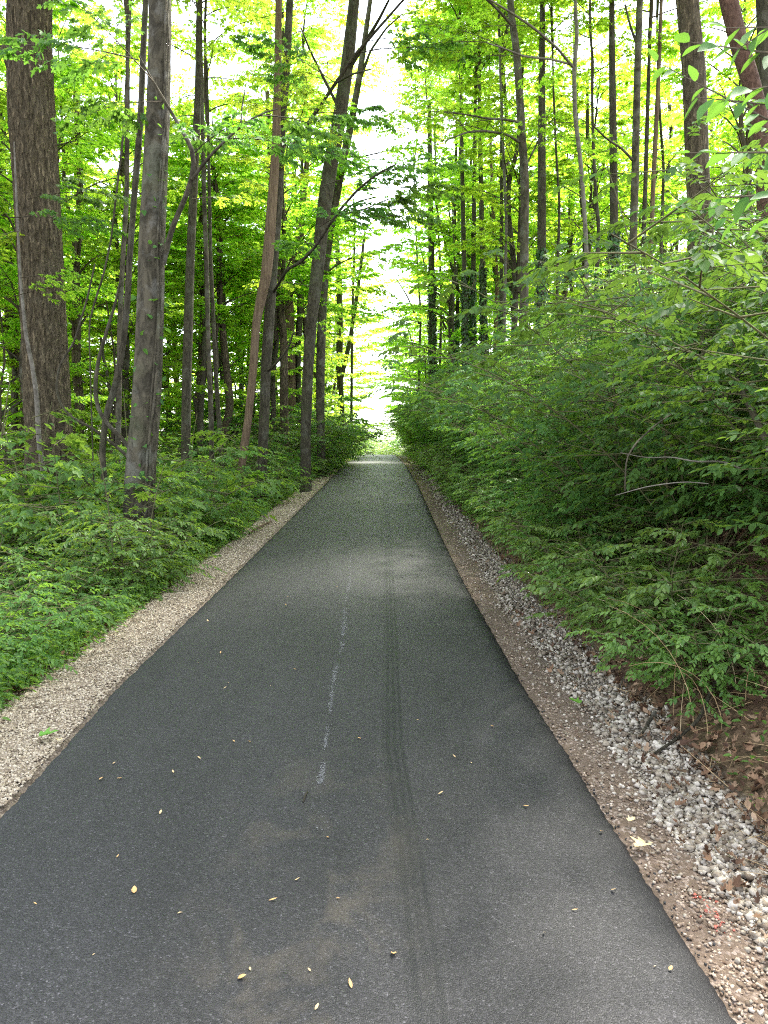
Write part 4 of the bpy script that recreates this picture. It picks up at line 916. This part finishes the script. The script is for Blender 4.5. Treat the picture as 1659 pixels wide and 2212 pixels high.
for side, n_ in ((-1, 55), (1, 16)):
    k = 0
    while k < n_:
        y = rnd.uniform(11, 60); d = rnd.uniform(4.5, 24) if side < 0 else rnd.uniform(6, 22)
        x = float(xleft(y)) - d if side < 0 else float(xright(y)) + d
        if abs(x) > y * .56 + 2: continue
        k += 1
        mark_label(plant_shrub('woodland_shrub', x, y, 'wood', rnd.randrange(2), '', 'shrubs in the left woods' if side < 0 else 'shrubs on top of the right bank', rnd.uniform(1.1, 1.9)), 'woodland shrub')
for (kd, m), obs in MARKED.items():
    if len(obs) == 1: obs[0]['label'] = '%s standing %s' % (kd, m)
    else: order_labels(obs, kd + ' ' + m + ', # of them back', '')
for grp, txt in [('front row bushes on the right bank', '# bush up the path in the front row of the right bank'), ('middle row bushes on the right bank', '# tall bush up the path in the middle row of the right bank'), ('upper bushes on the right bank', '# bush up the path in the highest row below the right trunks'),
                 ('low shrubs along the gravel ditch', '# low fine leaved shrub up the path overhanging the grey gravel'), ('shrubs along the left shoulder', '# green shrub up the path at the edge of the left gravel'),
                 ('second row shrubs on the left', '# leafy shrub up the path one row in from the left gravel'), ('deeper shrubs on the left', '# leafy shrub up the path two rows in from the left gravel')]:
    order_labels([o for o in COL.objects if o.get('group') == grp], txt, '')
# small trees and bushes past the crest
for (x, y, s_) in [(-2.2, 76, 1.0), (-.6, 82, .9), (.9, 78, 1.0), (2.2, 74, 1.2), (-4.2, 72, 1.4), (3.6, 70, 1.5)]:
    e = plant_shrub('crest_bush', x, y, 'left', 0, 'sunlit bush just over the crest of the path, %s' % {-2.2: 'left of its middle', -.6: 'in its middle', .9: 'right of its middle', 2.2: 'by its right edge', -4.2: 'left of the asphalt', 3.6: 'well right of the asphalt'}[x], 'bushes beyond the crest', s_ * 1.9)

# ------------------------------------------------------------------ big leaves hanging in from the upper right
def overhang():
    base = np.array([2.55, 2.7, Hf(2.55, 2.7)]); g = Geo(); gl = Geo(); T = Twigs()
    top = np.array([2.35, 2.9, 4.4]) - base
    tube(g, [np.array([0, 0, -.1]), np.array([.03, .02, 1.2]), np.array([-.05, .1, 2.3]), top], [.035, .03, .022, .012], 10, 0, step=.1)
    e = empty('overhanging_sapling', base, 'sapling with large pointed leaves hanging in at the upper right corner', 'tree')
    link('trunk', g.mesh('trunk', [M['bark_gray']], True), e)
    for (u0, v0, y0, u1, v1, y1) in [(1700, 120, 2.9, 1480, 90, 3.1), (1700, 230, 2.8, 1500, 210, 3.0), (1720, 60, 2.9, 1560, 60, 3.1), (1700, 330, 2.8, 1480, 330, 3.0), (1710, 180, 2.7, 1580, 200, 2.8), (1700, 420, 2.8, 1490, 430, 3.1), (1700, 280, 3.2, 1410, 130, 3.5), (1720, 20, 2.8, 1590, 110, 2.8), (1700, 480, 3, 1560, 470, 3.2)]:
        a = at(u0, v0, y0) - base; b_ = at(u1, v1, y1) - base; d = b_ - a; Lg = np.linalg.norm(d); d = d / Lg
        T.seg(a, b_, .005, .0015)
        k = max(4, int(Lg / .05))
        for i in range(k):
            t_ = (i + .7) / k; sgn = 1 if i % 2 else -1
            p = a + (b_ - a) * t_
            dd = unit(d * .7 + np.array([0, 0, -.55 + rnd.uniform(-.3, .5)]) + sgn * .7 * np.array([rnd.uniform(-.3, .3), 1, 0]))
            T.P.append(p[None]); T.D.append(dd[None]); T.N.append((np.array([rnd.gauss(-.3, .5), rnd.gauss(-.5, .4), 1.]))[None]); T.S.append(np.array([rnd.uniform(.07, .115)]))
    # joints back to the trunk
    for v in (60, 150, 250, 350, 450): T.seg(at(1715, v, 2.85) - base, np.array([-.05, .1, 2.0 + (450 - v) / 200]), .007, .006)
    gg = Geo(); T.build(gg, _tmpl([(.14, .12), (.25, .38), (.22, .62), (.1, .86)]), 0, 1)
    link('leafy_branches', gg.mesh('leafy_branches', [M['twig'], M['leaf_bush']]), e)
overhang()

# ------------------------------------------------------------------ fallen branches and dry stems by the bushes
def stick(name, label, pts, rad, mat='bark_tan', cat='branch', sides=8):
    pts = np.array(pts); base = pts[0].copy(); g = Geo(); tube(g, pts - base, rad, sides, 0, step=.05)
    return tag(link(name, g.mesh(name, [M[mat]], True), None, base), label, cat)
stick('fallen_branch', 'pale dead branch lying level through the bushes on the right', [at(1340, 978, 4.75), at(1400, 990, 4.7), at(1450, 986, 4.7), at(1500, 998, 4.6), at(1560, 996, 4.7), at(1600, 1012, 4.7)], [.002, .003, .004, .005, .006, .006], 'bark_pale')
stick('fallen_branch', 'crooked grey dead branch bending down among the right bushes', [at(1350, 1060, 4.6), at(1352, 990, 4.6), at(1375, 955, 4.7), at(1420, 915, 4.9), at(1450, 895, 5.0)], [.004, .005, .006, .006, .004], 'bark_gray')
stick('leaning_pole', 'leaning mottled dead stem between the bushes at the right edge', [at(1690, 1060, 4.6), at(1655, 950, 4.8), at(1620, 880, 5.0), at(1590, 820, 5.2)], [.024, .022, .02, .018], 'bark_gray')
stick('fallen_branch', 'small stripped branch across the low bushes at the right', [at(1330, 1070, 4.4), at(1400, 1050, 4.3), at(1480, 1040, 4.3), at(1530, 1045, 4.3)], [.002, .003, .003, .003], 'bark_pale')
def gnd(u, v, h=.02): 
    p = ground_at(u, v); p[2] = Hf(p[0], p[1]) + h; return p
stick('fallen_branch', 'dark curved stick lying in the leaf litter under the bushes', [gnd(1410, 1620), gnd(1460, 1590), gnd(1510, 1560, .06), gnd(1540, 1500, .09), gnd(1580, 1450, .12)], [.006, .009, .011, .012, .012], 'bark_dark')
stick('lichen_stick', 'short lichen coated stick lying on the grey gravel', [gnd(1380, 1590, .03), gnd(1415, 1540, .05)], [.007, .012], 'bark_gray')
stick('fallen_branch', 'rotting brown branch lying along the left shoulder beyond the grey tree', [gnd(538, 1150, .03), gnd(560, 1138, .05), gnd(585, 1127, .05)], [.012, .018, .016], 'bark_tan')
stick('driftwood_twig', 'bent bare twig poking onto the left gravel beside the shrubs', [gnd(330, 1248, .25), gnd(360, 1253, .22), gnd(400, 1262, .1)], [.008, .007, .004], 'bark_tan')
stick('dark_twig', 'short black twig lying on the asphalt near the white scuffs', [gnd(655, 1740, .062), gnd(660, 1726, .068), gnd(664, 1716, .063)], [.003, .005, .003], 'bark_dark', 'twig')
g = Geo()   # arching dry stems
for k in range(42):
    if k < 7: u, v = [(1500, 1560), (1490, 1500), (1455, 1530), (1530, 1590), (1420, 1480), (1560, 1560), (1470, 1570)][k]; p = gnd(u, v, 0); Ls = rnd.uniform(.6, 1.0)
    else:
        y = rnd.uniform(4.2, 11); x = float(xright(y)) + rnd.uniform(.75, 1.3); p = np.array([x, y, Hf(x, y)]); Ls = rnd.uniform(.4, .8)
    pts, _ = limb_pts(p, rnd.uniform(2.2, 4.4), 1.45, rnd.uniform(-.4, .5), Ls, 8, .06); tube(g, pts, np.linspace(.003, .001, 9), 4, 0, a=rnd.random())
tag(link('dry_grass', g.mesh('dry_grass', [M['dry_stem']], True)), 'thin tan dry stems arching out of the low shrubs over the gravel', 'dry grass', None, 'stuff')

# ------------------------------------------------------------------ scraps on the asphalt
def scrap_mesh(name, tm, mat, size, curl):
    g = Geo(); leaves(g, [(0, 0, 0)], [(0, 1, 0)], [(0, 0, 1)], [size], tm, 0, .5, curl, a=[rnd.random()]); g.V[-1][:, 2] -= g.V[-1][:, 2].min() - .001
    return g.mesh(name, [M[mat]])
SCR = [scrap_mesh('scrap', TEAR, 'tan_scrap', .035, -.5), scrap_mesh('scrap', LANCE, 'tan_scrap', .045, -.3), scrap_mesh('scrap', OVAL, 'tan_scrap', .03, -.6), scrap_mesh('scrap', LANCE, 'tan_scrap', .03, .1)]
spots = [(430, 1435), (476, 1415), (483, 1490), (494, 1481), (507, 1608), (543, 1608), (434, 1643), (250, 1652), (214, 1687), (264, 1684), (376, 1676), (1019, 1653), (1066, 1572), (1051, 1400), (946, 1720), (920, 1822),
         (711, 1815), (580, 1952), (636, 1910), (383, 1982), (290, 1938), (735, 1950), (672, 2107), (541, 2112), (514, 2127), (760, 2145), (680, 2192), (200, 2072), (850, 2068), (1235, 1972), (1175, 2020), (1412, 2092), (1446, 2098), (618, 1310), (450, 1345), (585, 1486), (620, 1292), (730, 1270), (675, 1402), (560, 1280), (1300, 1800), (1130, 1745), (985, 1640), (905, 1560), (780, 1600), (252, 1860), (345, 1765), (1010, 1270), (640, 1450), (80, 1960), (1320, 1925)]
for i, (u, v) in enumerate(spots):
    p = ground_at(u, v); z = float(ztop(p[0], p[1]))
    o = link('leaf_scrap', SCR[i % 4], None, (p[0], p[1], z + .002), rnd.uniform(0, 6.28), rnd.uniform(.35, .8))
    tag(o, 'small curled tan leaf scrap lying on the dark asphalt', 'leaf', 'leaf scraps strewn on the asphalt')
SCR_O = {}
for o in COL.objects:
    if o.name.startswith('leaf_scrap'):
        x = o.location.x; SCR_O.setdefault('close to the left asphalt edge' if x < -1.1 else 'on the left half of the asphalt' if x < -.6 else 'just left of the white scuffs' if x < -.3 else 'between white scuffs and tyre track' if x < .03 else 'just right of the tyre track' if x < .45 else 'toward the right asphalt edge', []).append(o)
for k, v in SCR_O.items(): order_labels(v, 'tan leaf scrap %s, # up the path' % k, '')
gl = scrap_mesh('green_leaf', MAPLE, 'green_leaf', .1, -.25)
for (u, v, lab, sc_) in [(85, 1586, 'single green maple leaf lying on the pale left gravel', 1.0), (1252, 1517, 'green leaf lying on the grey gravel near the right dirt', .8), (1522, 1518, 'upright green leaf in the leaf litter under the right bushes', .7)]:
    p = gnd(u, v, .035); tag(link('green_leaf', gl, None, p, rnd.uniform(0, 6.28), sc_), lab, 'leaf')
tl = scrap_mesh('torn_leaf', MAPLE, 'tan_scrap', .09, -.2)
for (u, v, lab, sc_) in [(1395, 1812, 'large torn tan leaf lying on the right hand grit', 1.), (1358, 1765, 'small orange curled leaf on the right hand grit', .45), (130, 1600, 'yellow brown leaf scrap on the pale left gravel', .45)]:
    p = gnd(u, v, .03); tag(link('torn_leaf', tl, None, p, rnd.uniform(0, 6.28), sc_), lab, 'leaf')
